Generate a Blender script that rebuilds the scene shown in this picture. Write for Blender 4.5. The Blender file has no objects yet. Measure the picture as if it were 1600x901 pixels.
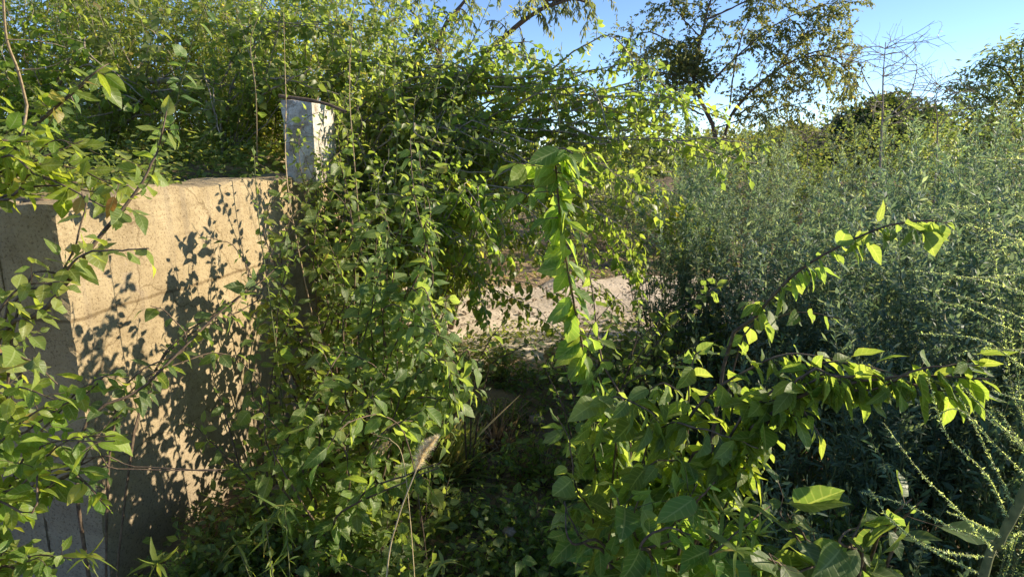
import bpy, math
import numpy as np
from mathutils import Vector
rad = math.radians

# ------------------------------------------------------------------ camera, light, exposure
SC = bpy.context.scene
CAM = np.array([0.0, 0.0, 1.6]); PITCH = rad(12.3); F = 988.0
cd = bpy.data.cameras.new('camera'); cam = bpy.data.objects.new('camera', cd)
SC.collection.objects.link(cam); SC.camera = cam
cam.location = CAM; cam.rotation_euler = (rad(90) - PITCH, 0, 0)
cd.sensor_width = 36; cd.lens = 36 * F / 1600; cd.clip_start = 0.02; cd.clip_end = 2000
SUN_EL, SUN_AZ = rad(25), rad(82)          # azimuth clockwise from the view direction (+Y)
SUN = np.array([math.sin(SUN_AZ) * math.cos(SUN_EL), math.cos(SUN_AZ) * math.cos(SUN_EL), math.sin(SUN_EL)])
w = bpy.data.worlds.new('World'); SC.world = w; w.use_nodes = True
nt = w.node_tree; bg = nt.nodes['Background']
sky = nt.nodes.new('ShaderNodeTexSky'); sky.sky_type = 'NISHITA'; sky.sun_disc = False
sky.sun_elevation = SUN_EL; sky.sun_rotation = SUN_AZ
sky.air_density = .9; sky.dust_density = 0.0; sky.ozone_density = 2.2; sky.altitude = 3500
hsv = nt.nodes.new('ShaderNodeHueSaturation'); hsv.inputs['Saturation'].default_value = 1.02
nt.links.new(sky.outputs[0], hsv.inputs['Color']); nt.links.new(hsv.outputs[0], bg.inputs[0]); bg.inputs[1].default_value = 0.135
sd = bpy.data.lights.new('sun', 'SUN'); sun = bpy.data.objects.new('sun', sd); SC.collection.objects.link(sun)
sd.energy = 5.0; sd.angle = rad(0.53); sd.color = (1.0, 0.86, 0.64)
sun.rotation_euler = Vector(SUN).to_track_quat('Z', 'Y').to_euler()
SC.view_settings.view_transform = 'Standard'; SC.view_settings.look = 'None'
SC.view_settings.exposure = 0.92; SC.view_settings.gamma = 1
SC.cycles.max_bounces = 7; SC.cycles.diffuse_bounces = 4; SC.cycles.glossy_bounces = 2
SC.cycles.transmission_bounces = 4; SC.cycles.caustics_reflective = False; SC.cycles.caustics_refractive = False

FW = np.array([0, math.cos(PITCH), -math.sin(PITCH)]); UP = np.array([0, math.sin(PITCH), math.cos(PITCH)])
def P(px, py, Y):
    """the point of the place seen at photo pixel px,py that stands Y metres ahead"""
    d = FW + np.array([1.0, 0, 0]) * ((px - 800) / F) + UP * ((450.5 - py) / F)
    return CAM + d * (Y / d[1])
Z3 = np.array([0, 0, 1.0])
def nrm(v):
    v = np.asarray(v, float); return v / (np.linalg.norm(v, axis=-1, keepdims=True) + 1e-9)
R = np.random.default_rng(7)

# ------------------------------------------------------------------ terrain height
def sm(t): t = np.clip(t, 0, 1); return t * t * (3 - 2 * t)
def fbm(x, y, s=1.0, seed=0.0):
    v = 0; a = 1.0
    for i in range(4):
        v = v + a * np.sin(x * s * 1.7 + 1.3 * i + seed + 1.1 * np.sin(y * s * 1.3 + i)) * np.sin(y * s * 1.9 + 2.1 * i + seed * .7 + .9 * np.sin(x * s * 1.5))
        a *= .5; s *= 2.1
    return v
WA = P(80, 315, 2.4); WB = P(498, 282, 4.55)
def wallx(y): return WA[0] + (WB[0] - WA[0]) / (4.55 - 2.4) * (y - 2.4)
def hgt(x, y):
    x = np.asarray(x, float); y = np.asarray(y, float)
    base = 0.04 * fbm(x, y, .9) + 0.02 * fbm(x, y, 4, 2)
    base = base - .30 * sm((4.7 - y) / 1.3) + 0.25 * sm((x - 2.5) / 8) + 0.35 * sm((y - 9) / 10)
    xe = np.where(y < 4.6, wallx(y), wallx(4.6) - 0.10 * (y - 4.6))
    wid = 0.16 + .95 * sm((y - 4.55) / 0.5)
    a = sm((xe - 0.06 + (wid - .16) * 0.65 - x) / wid)
    b = sm((y - 2.46) / 0.16)
    top = 1.36 + 0.22 * sm((y - 3.6) / 2.5) + 0.15 * sm((y - 6) / 6) + 0.16 * sm((xe - .6 - x) / 2) + 0.04 * fbm(x, y, 1.5, 4)
    m = a * b
    return base * (1 - m) + top * m

# ------------------------------------------------------------------ helpers for objects and meshes
COL = SC.collection
def tag(o, label=None, cat=None, group=None, kind=None):
    if label: o['label'] = label
    if cat: o['category'] = cat
    if group: o['group'] = group
    if kind: o['kind'] = kind
    return o
def empty(name, loc):
    o = bpy.data.objects.new(name, None); COL.objects.link(o); o.location = loc; o.empty_display_size = .1
    return o
def copy_tree(o, loc, rz, sc, parent=None):
    c = o.copy(); COL.objects.link(c); c.parent = parent
    if parent is None: c.location = loc; c.rotation_euler = (0, 0, rz); c.scale = (sc, sc, sc)
    for ch in KIDS.get(o.name, []):
        copy_tree(ch, None, None, None, c)
    return c
KIDS = {}
def mesh_obj(name, V, Fq, mat, parent=None, smooth=True, lf=None, n=4):
    V = np.asarray(V, np.float32); Fq = np.asarray(Fq, np.int32)
    me = bpy.data.meshes.new(name)
    me.vertices.add(len(V)); me.vertices.foreach_set('co', V.ravel())
    nf = len(Fq); k = Fq.shape[1]
    me.loops.add(nf * k); me.loops.foreach_set('vertex_index', Fq.ravel())
    me.polygons.add(nf); me.polygons.foreach_set('loop_start', np.arange(0, nf * k, k, dtype=np.int32))
    me.polygons.foreach_set('loop_total', np.full(nf, k, np.int32))
    me.polygons.foreach_set('use_smooth', np.full(nf, smooth, bool))
    if lf is not None:
        at = me.attributes.new('lf', 'FLOAT_VECTOR', 'POINT'); at.data.foreach_set('vector', np.asarray(lf, np.float32).ravel())
    me.update(calc_edges=True)
    me.materials.append(mat)
    o = bpy.data.objects.new(name, me); COL.objects.link(o)
    if parent: o.parent = parent; KIDS.setdefault(parent.name, []).append(o)
    return o

def catmull(pts, n=12):
    p = np.asarray(pts, float)
    if len(p) == 2: t = np.linspace(0, 1, n)[:, None]; return p[0] * (1 - t) + p[1] * t
    q = np.vstack([2 * p[0] - p[1], p, 2 * p[-1] - p[-2]]); out = []
    m = max(2, int(math.ceil(n / (len(p) - 1))))
    for i in range(1, len(q) - 2):
        t = np.linspace(0, 1, m, endpoint=False)[:, None]
        a, b, c, d = q[i - 1], q[i], q[i + 1], q[i + 2]
        out.append(.5 * (2 * b + (c - a) * t + (2 * a - 5 * b + 4 * c - d) * t * t + (3 * b - a - 3 * c + d) * t ** 3))
    out.append(p[-1][None]); return np.vstack(out)
def arclen(p): return np.concatenate([[0], np.cumsum(np.linalg.norm(np.diff(p, axis=0), axis=1))])

# leaf templates: x across (half widths), y along, faces
def tmpl(ws, cols=(-1, 0, 1)):
    V = []; Fc = []; nc = len(cols)
    for y, wd in ws:
        for c in cols: V.append((c * wd, y, abs(c), c))
    for i in range(len(ws) - 1):
        for j in range(nc - 1):
            a = i * nc + j; Fc.append((a, a + 1, a + nc + 1, a + nc))
    return np.array(V, float), np.array(Fc, int)
T = {
 'near': tmpl([(0, .012), (.10, .014), (.14, .09), (.21, .17), (.33, .24), (.47, .262), (.61, .235), (.75, .175), (.88, .085), (1, .006)], (-1, -.5, 0, .5, 1)),
 'mid': tmpl([(0, .015), (.12, .11), (.30, .28), (.58, .27), (.82, .13), (1, .01)]),
 'far': tmpl([(0, .03), (.4, .28), (1, .02)]),
 'lance': tmpl([(0, .02), (.35, .13), (.7, .10), (1, .01)]),
 'lfar': tmpl([(0, .03), (.5, .14), (1, .02)], (-1, 1)),
 'blade': tmpl([(0, .022), (.3, .02), (.6, .015), (.85, .009), (1, .002)], (-1, 0, 1)),
 'weed': tmpl([(0, .02), (.2, .075), (.5, .085), (.8, .04), (1, .004)]),
}
class Plant:
    def __init__(s, base):
        s.base = np.asarray(base, float); s.tV = []; s.tF = []; s.nv = 0; s.L = {}; s.tl = []
    def tube(s, pts, r0, r1, sides=5, sc=None):
        p = np.asarray(pts, float); n = len(p)
        tg = nrm(np.gradient(p, axis=0))
        ref = Z3 if abs(tg[0, 2]) < .8 else np.array([1.0, 0, 0])
        a = nrm(np.cross(tg, ref)); b = np.cross(tg, a)
        r = (r0 + (r1 - r0) * np.linspace(0, 1, n))[:, None, None]
        if r0 > .008: r = r * (1 + .10 * R.standard_normal((n, 1, 1)))
        th = np.arange(sides) * 2 * math.pi / sides
        ring = p[:, None] + r * (np.cos(th)[None, :, None] * a[:, None] + np.sin(th)[None, :, None] * b[:, None])
        idx = np.arange(n * sides).reshape(n, sides) + s.nv
        q = np.stack([idx[:-1], np.roll(idx, -1, 1)[:-1], np.roll(idx, -1, 1)[1:], idx[1:]], -1).reshape(-1, 4)
        s.tV.append(ring.reshape(-1, 3)); s.tF.append(q); s.nv += n * sides
        rr = R.random(); s.tl.append(np.tile([0, 0, rr], (n * sides, 1)))
    def add(s, key, Pp, D, N, S):
        s.L.setdefault(key, []).append((Pp, D, N, S))
    def along(s, pts, key, size, spacing, f0=0.1, ang=55, droop=.5, bias=.6, var=.3, jit=.35, endscale=.75, tip=True, pinnate=False):
        p = np.asarray(pts, float); al = arclen(p); Lt = al[-1]
        n = max(1, int(Lt * (1 - f0) / spacing)); t = Lt * f0 + (np.arange(n) + R.random(n) * .5) * spacing; t = np.minimum(t, Lt)
        if pinnate: t = np.repeat(t, 2); n *= 2
        pos = np.stack([np.interp(t, al, p[:, i]) for i in range(3)], 1)
        g = nrm(np.gradient(p, axis=0)); tg = nrm(np.stack([np.interp(t, al, g[:, i]) for i in range(3)], 1))
        side = np.cross(tg, Z3 + .15 * R.standard_normal(3)); bad = np.linalg.norm(side, axis=1) < .25
        side[bad] += R.standard_normal((bad.sum(), 3)); side = nrm(side)
        vert = nrm(np.cross(side, tg))
        sg = np.where(np.arange(n) % 2 == 0, 1, -1)[:, None]
        roll = jit * 2 * R.standard_normal((n, 1)) + (1.1 if False else 0)
        sdir = side * sg * np.cos(roll) + vert * np.sin(roll)
        a = rad(ang) + .25 * R.standard_normal((n, 1))
        D = tg * np.cos(a) + sdir * np.sin(a) - Z3 * droop * (0.6 + .8 * R.random((n, 1))) + jit * .5 * R.standard_normal((n, 3))
        if tip: D[-1] = tg[-1] - Z3 * droop * .5
        D = nrm(D)
        want = Z3 * .7 + SUN * bias * 1.2 + jit * 1.3 * R.standard_normal((n, 3))
        N = want - D * (want * D).sum(1, keepdims=True)
        N = nrm(N)
        S = size * (1 + var * R.standard_normal(n).clip(-2, 1.6)) * (1 - (1 - endscale) * (t / Lt) ** 2)
        s.add(key, pos, D, N, S)
    def twig(s, p0, d, L, r, key, size, spacing, grav=.0, wander=.25, n=6, leaf0=.1, **kw):
        d = nrm(d); pts = [np.asarray(p0, float)]
        for i in range(n):
            d = nrm(d + wander * R.standard_normal(3) * .5 + Z3 * grav / n)
            pts.append(pts[-1] + d * L / n)
        pts = np.array(pts)
        if r > 0: s.tube(pts, r, r * .45, 4 if r > .0012 else 3)
        if key: s.along(pts, key, size, spacing, f0=leaf0, **kw)
        return pts
    def stem(s, pts, r0, r1, dens=10, f0=.2, f1=1.0, tl=(.15, .35), bias=(0, 0, .3), leaf=None, sub=0, grav=0., res=18, wob=.0, own=True, wander=.3, taper=.5):
        """a stem with side twigs that carry the leaves"""
        p = catmull(pts, res)
        if wob: p[1:-1] += wob * R.standard_normal((len(p) - 2, 3))
        s.tube(p, r0, r1, 6 if r0 > .006 else 5)
        al = arclen(p); Lt = al[-1]; g = nrm(np.gradient(p, axis=0))
        if leaf is None: return p
        lk = dict(leaf); key = lk.pop('key'); size = lk.pop('size'); sp = lk.pop('spacing')
        nn = int(dens * Lt * (f1 - f0)); bias = np.array(bias, float)
        for k in range(nn):
            f = f0 + (f1 - f0) * (k + R.random()) / nn
            t = f * Lt; q = np.array([np.interp(t, al, p[:, i]) for i in range(3)]); tg = nrm(np.array([np.interp(t, al, g[:, i]) for i in range(3)]))
            rv = R.standard_normal(3); rv -= tg * rv.dot(tg); rv = nrm(rv)
            d = tg * .55 + rv + bias
            L = (tl[0] + (tl[1] - tl[0]) * R.random()) * (1 - taper * f)
            tp = s.twig(q, d, L, max(.0009, r1 * .7), key, size, sp, grav=grav, wander=wander, **lk)
            for _ in range(sub):
                j = R.integers(1, len(tp) - 1); rv = R.standard_normal(3)
                s.twig(tp[j], nrm(tp[j + 1] - tp[j]) * .6 + nrm(rv) * .9 + bias * .5, L * .55, .0008, key, size * .9, sp, grav=grav, wander=wander, **lk)
        if own: s.along(p, key, size, sp * 1.3, f0=max(f0, .5), **{k: v for k, v in lk.items() if k not in ('leaf0', 'n')})
        return p
    def wood(s, name, mat, parent):
        V = np.vstack(s.tV) - s.base; o = mesh_obj(name, V, np.vstack(s.tF), mat, parent, True, np.vstack(s.tl)); return o
    def leaves(s, name, mat, parent, key=None, curl=.18, fold=.22, only=None):
        Vs = []; Fs = []; As = []; nv = 0
        for kk, lst in s.L.items():
            if only and kk not in only: continue
            tV, tF = T[kk.split(':')[0]]
            Pp = np.vstack([a[0] for a in lst]); D = np.vstack([a[1] for a in lst]); N = np.vstack([a[2] for a in lst]); S = np.concatenate([a[3] for a in lst])
            n = len(Pp); X = np.cross(D, N)
            c = (curl * (1 + 1.1 * R.standard_normal(n)))[:, None]; fo = (fold * (1 + .8 * R.standard_normal(n)))[:, None]
            tw = (.5 * R.standard_normal(n))[:, None]; wv = R.random((n, 1)) * 6.28
            x = tV[None, :, 0] * (1 + .18 * R.standard_normal((n, 1))); y = tV[None, :, 1] * np.ones((n, 1))
            z = -c * y ** 2 + fo * np.abs(x) + tw * x * y + (.05 * np.sin(y * 9 + wv) * np.abs(x) / .3 if len(tV) > 16 else 0)
            bend = .15 * np.sin(wv) * y ** 2
            V = Pp[:, None] + S[:, None, None] * ((x + bend)[..., None] * X[:, None] + y[..., None] * D[:, None] + z[..., None] * N[:, None])
            rn = R.random(n)
            A = np.stack([np.tile(tV[:, 3], (n, 1)), np.tile(tV[:, 1], (n, 1)), np.repeat(rn[:, None], len(tV), 1)], -1)
            Fc = (tF[None] + (np.arange(n) * len(tV))[:, None, None]).reshape(-1, 4) + nv
            nv += n * len(tV); Vs.append(V.reshape(-1, 3)); Fs.append(Fc); As.append(A.reshape(-1, 3))
        return mesh_obj(name, np.vstack(Vs) - s.base, np.vstack(Fs), mat, parent, True, np.vstack(As))
    def finish(s, name, label, cat, group=None, bark=None, leafm=None, wname='stem', lname='foliage', **kw):
        e = empty(name, s.base); tag(e, label, cat, group)
        if s.tV: s.wood(wname, bark, e)
        if s.L: s.leaves(lname, leafm, e, **kw)
        return e

# ------------------------------------------------------------------ materials
def M(name):
    m = bpy.data.materials.new(name); m.use_nodes = True; n = m.node_tree; b = n.nodes['Principled BSDF']
    return m, n, b
def ramp(n, stops, interp='LINEAR'):
    r = n.nodes.new('ShaderNodeValToRGB'); r.color_ramp.interpolation = interp
    while len(r.color_ramp.elements) < len(stops): r.color_ramp.elements.new(.5)
    for e, (p, c) in zip(r.color_ramp.elements, stops): e.position = p; e.color = (*c, 1)
    return r
def mixc(n, a, b, f, mode='MIX'):
    m = n.nodes.new('ShaderNodeMix'); m.data_type = 'RGBA'; m.blend_type = mode
    for sock, v in ((m.inputs[0], f), (m.inputs[6], a), (m.inputs[7], b)):
        if hasattr(v, 'node'): n.links.new(v, sock)
        elif isinstance(v, (int, float)): sock.default_value = v
        else: sock.default_value = (*v, 1)
    return m.outputs[2]
def math_(n, op, a, b=None, c=None):
    m = n.nodes.new('ShaderNodeMath'); m.operation = op
    for i, v in enumerate((a, b, c)):
        if v is None: continue
        if hasattr(v, 'node'): n.links.new(v, m.inputs[i])
        else: m.inputs[i].default_value = v
    return m.outputs[0]
def leafmat(name, stops, trans=(.25, .4, .03), tf=.42, rough=.45, veins=True, back=(1.25, 1.2, 1.35), spec=.4):
    m, n, b = M(name)
    at = n.nodes.new('ShaderNodeAttribute'); at.attribute_name = 'lf'
    sp = n.nodes.new('ShaderNodeSeparateXYZ'); n.links.new(at.outputs['Vector'], sp.inputs[0])
    u, v, rn = sp.outputs
    r = ramp(n, stops); n.links.new(rn, r.inputs[0])
    col = r.outputs[0]
    # hue drift of whole sprays
    tc = n.nodes.new('ShaderNodeTexCoord'); nz = n.nodes.new('ShaderNodeTexNoise'); nz.inputs['Scale'].default_value = 3.5
    n.links.new(tc.outputs['Object'], nz.inputs['Vector'])
    hs = n.nodes.new('ShaderNodeHueSaturation'); n.links.new(col, hs.inputs['Color'])
    mr = n.nodes.new('ShaderNodeMapRange'); mr.inputs[1].default_value = .3; mr.inputs[2].default_value = .7
    mr.inputs[3].default_value = .485; mr.inputs[4].default_value = .515; n.links.new(nz.outputs[0], mr.inputs[0]); n.links.new(mr.outputs[0], hs.inputs['Hue'])
    mr2 = n.nodes.new('ShaderNodeMapRange'); mr2.inputs[3].default_value = .75; mr2.inputs[4].default_value = 1.3; n.links.new(math_(n, 'FRACT', math_(n, 'MULTIPLY', rn, 17.3)), mr2.inputs[0]); n.links.new(mr2.outputs[0], hs.inputs['Value'])
    oi = n.nodes.new('ShaderNodeObjectInfo'); h2 = n.nodes.new('ShaderNodeHueSaturation'); n.links.new(hs.outputs[0], h2.inputs['Color'])
    for o_, a_, b_, sk in ((oi.outputs['Random'], .486, .512, 'Hue'), (math_(n, 'FRACT', math_(n, 'MULTIPLY', oi.outputs['Random'], 9.7)), .78, 1.28, 'Value'), (math_(n, 'FRACT', math_(n, 'MULTIPLY', oi.outputs['Random'], 5.3)), .82, 1.1, 'Saturation')):
        m3 = n.nodes.new('ShaderNodeMapRange'); m3.inputs[3].default_value = a_; m3.inputs[4].default_value = b_; n.links.new(o_, m3.inputs[0]); n.links.new(m3.outputs[0], h2.inputs[sk])
    col = h2.outputs[0]
    if veins:
        au = math_(n, 'ABSOLUTE', u)
        mid = math_(n, 'LESS_THAN', au, .07)
        ph = math_(n, 'SINE', math_(n, 'MULTIPLY', math_(n, 'SUBTRACT', v, math_(n, 'MULTIPLY', au, .16)), 44.0))
        lat = math_(n, 'POWER', math_(n, 'MAXIMUM', ph, 0), 6.0)
        vv = math_(n, 'MAXIMUM', mid, math_(n, 'MULTIPLY', lat, .55))
        col = mixc(n, col, mixc(n, col, (.34, .40, .18), .6), math_(n, 'MULTIPLY', vv, .85))
        # blotches of wear and age
        n2 = n.nodes.new('ShaderNodeTexNoise'); n2.inputs['Scale'].default_value = 140; n2.inputs['Detail'].default_value = 3; n.links.new(tc.outputs['Object'], n2.inputs['Vector'])
        bl = ramp(n, [(.62, (0, 0, 0)), (.72, (1, 1, 1))]); n.links.new(n2.outputs[0], bl.inputs[0])
        col = mixc(n, col, (.17, .14, .04), math_(n, 'MULTIPLY', bl.outputs[0], .55))
        eg = math_(n, 'GREATER_THAN', math_(n, 'ADD', math_(n, 'MAXIMUM', math_(n, 'MULTIPLY', au, .95), math_(n, 'SUBTRACT', v, .08)), math_(n, 'MULTIPLY', n2.outputs[0], .30)), 1.08)
        old = math_(n, 'GREATER_THAN', math_(n, 'FRACT', math_(n, 'MULTIPLY', rn, 7.7)), .55)
        col = mixc(n, col, (.20, .13, .06), math_(n, 'MULTIPLY', math_(n, 'MULTIPLY', eg, old), .75))
        bp = n.nodes.new('ShaderNodeBump'); bp.inputs['Strength'].default_value = .45; bp.inputs['Distance'].default_value = .0015
        n.links.new(math_(n, 'ADD', math_(n, 'MULTIPLY', vv, -1.0), math_(n, 'MULTIPLY', n2.outputs[0], .6)), bp.inputs['Height']); n.links.new(bp.outputs[0], b.inputs['Normal'])
    ge = n.nodes.new('ShaderNodeNewGeometry')
    bc = mixc(n, col, back, 1.0, 'MULTIPLY')
    colf = mixc(n, col, bc, ge.outputs['Backfacing'])
    n.links.new(colf, b.inputs['Base Color']); b.inputs['Roughness'].default_value = rough
    b.inputs['Specular IOR Level'].default_value = spec
    t = n.nodes.new('ShaderNodeBsdfTranslucent')
    tcx = mixc(n, mixc(n, col, (6.0, 5.2, 2.0), 1.0, 'MULTIPLY'), trans, .55)
    n.links.new(tcx, t.inputs['Color'])
    mx = n.nodes.new('ShaderNodeMixShader'); mx.inputs[0].default_value = tf
    n.links.new(b.outputs[0], mx.inputs[1]); n.links.new(t.outputs[0], mx.inputs[2])
    n.links.new(mx.outputs[0], n.nodes['Material Output'].inputs[0])
    return m
G1 = (.055, .105, .018); G2 = (.085, .145, .022); Y1 = (.22, .22, .03); BR = (.22, .12, .04)
L = {}
L['broad'] = leafmat('leaf_broad', [(0, (.048, .090, .026)), (.45, (.075, .130, .036)), (.93, (.115, .17, .05)), (.99, (.15, .18, .045)), (1, (.22, .18, .06))], trans=(.32, .46, .07), tf=.45)
L['glow'] = leafmat('leaf_broad_backlit', [(0, (.060, .110, .026)), (.5, (.08, .132, .034)), (1, (.125, .165, .045))], trans=(.36, .47, .07), tf=.50, rough=.5)  # brighter, more translucent copy of leaf_broad: backlight put into the colour
L['yellow'] = leafmat('leaf_yellowing', [(0, (.07, .125, .022)), (.5, (.11, .165, .025)), (.92, (.16, .20, .035)), (.985, (.22, .21, .045)), (1, (.26, .17, .06))], trans=(.50, .60, .06))
L['shade'] = leafmat('leaf_shrub', [(0, (.035, .075, .020)), (.6, (.06, .11, .022)), (.9, (.12, .14, .022)), (1, (.25, .18, .03))], trans=(.26, .36, .04), veins=False)
L['midshrub'] = leafmat('leaf_horizontal_shrub', [(0, (.062, .100, .024)), (.5, (.105, .150, .030)), (.95, (.145, .19, .045)), (1, (.24, .19, .05))], trans=(.40, .56, .10), veins=False, rough=.4, spec=.45, tf=.48)
L['grey'] = leafmat('leaf_grey_brush', [(0, (.046, .088, .062)), (.5, (.098, .152, .118)), (.97, (.21, .27, .21)), (1, (.28, .26, .08))], trans=(.22, .38, .20), veins=False, tf=.30, rough=.55, spec=.3)
L['blue'] = leafmat('leaf_blue_brush', [(0, (.065, .115, .065)), (.6, (.09, .15, .09)), (1, (.13, .19, .10))], trans=(.18, .30, .15), veins=False, tf=.3)
L['verge'] = leafmat('leaf_verge', [(0, (.055, .090, .030)), (.6, (.085, .125, .042)), (.93, (.12, .155, .05)), (1, (.24, .20, .06))], trans=(.30, .40, .09), veins=False)
L['fine'] = leafmat('leaf_fine_brush', [(0, (.07, .115, .028)), (.5, (.125, .18, .038)), (.9, (.18, .225, .05)), (1, (.26, .20, .06))], trans=(.46, .56, .08), veins=False)
L['tree'] = leafmat('leaf_small_tree', [(0, (.055, .085, .035)), (.6, (.09, .12, .045)), (.92, (.14, .145, .04)), (1, (.28, .20, .05))], trans=(.28, .30, .06), veins=False)
L['feather'] = leafmat('leaf_feathery', [(0, (.075, .11, .045)), (.7, (.12, .165, .07)), (1, (.18, .20, .08))], trans=(.28, .36, .12), veins=False)
L['dark'] = leafmat('leaf_dense_tree', [(0, (.030, .060, .014)), (.7, (.055, .095, .022)), (1, (.10, .12, .03))], trans=(.18, .26, .03), veins=False, tf=.3)
L['dry'] = leafmat('leaf_dry', [(0, (.22, .17, .10)), (.5, (.34, .27, .17)), (1, (.16, .11, .07))], trans=(.35, .28, .16), veins=False, tf=.2, rough=.7)
L['frond'] = leafmat('leaf_spiny', [(0, (.24, .34, .15)), (1, (.38, .48, .26))], trans=(.45, .60, .22), veins=False, tf=.35)
L['plume'] = leafmat('plume_awns', [(0, (.50, .46, .40)), (1, (.62, .58, .52))], trans=(.5, .48, .44), veins=False, tf=.3, rough=.7)
L['grass'] = leafmat('leaf_grass', [(0, (.09, .13, .04)), (.6, (.14, .17, .06)), (1, (.34, .28, .13))], trans=(.32, .36, .10), veins=False)

def barkmat(name, c0, c1, sc=60, rough=.85):
    m, n, b = M(name); tc = n.nodes.new('ShaderNodeTexCoord'); nz = n.nodes.new('ShaderNodeTexNoise')
    nz.inputs['Scale'].default_value = sc; nz.inputs['Detail'].default_value = 5; n.links.new(tc.outputs['Object'], nz.inputs['Vector'])
    r = ramp(n, [(.35, c0), (.65, c1)]); n.links.new(nz.outputs[0], r.inputs[0]); n.links.new(r.outputs[0], b.inputs['Base Color'])
    b.inputs['Roughness'].default_value = rough
    bp = n.nodes.new('ShaderNodeBump'); bp.inputs['Strength'].default_value = .6; bp.inputs['Distance'].default_value = .003
    n.links.new(nz.outputs[0], bp.inputs['Height']); n.links.new(bp.outputs[0], b.inputs['Normal']); return m
B = {}
B['brown'] = barkmat('bark_brown', (.07, .045, .03), (.17, .12, .08))
B['grey'] = barkmat('bark_grey', (.17, .14, .11), (.36, .30, .23))
B['pale'] = barkmat('bark_pale', (.28, .20, .12), (.45, .35, .22))
B['green'] = barkmat('bark_green', (.09, .11, .04), (.17, .18, .07))
B['straw'] = barkmat('straw', (.45, .35, .18), (.62, .50, .30))

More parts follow.
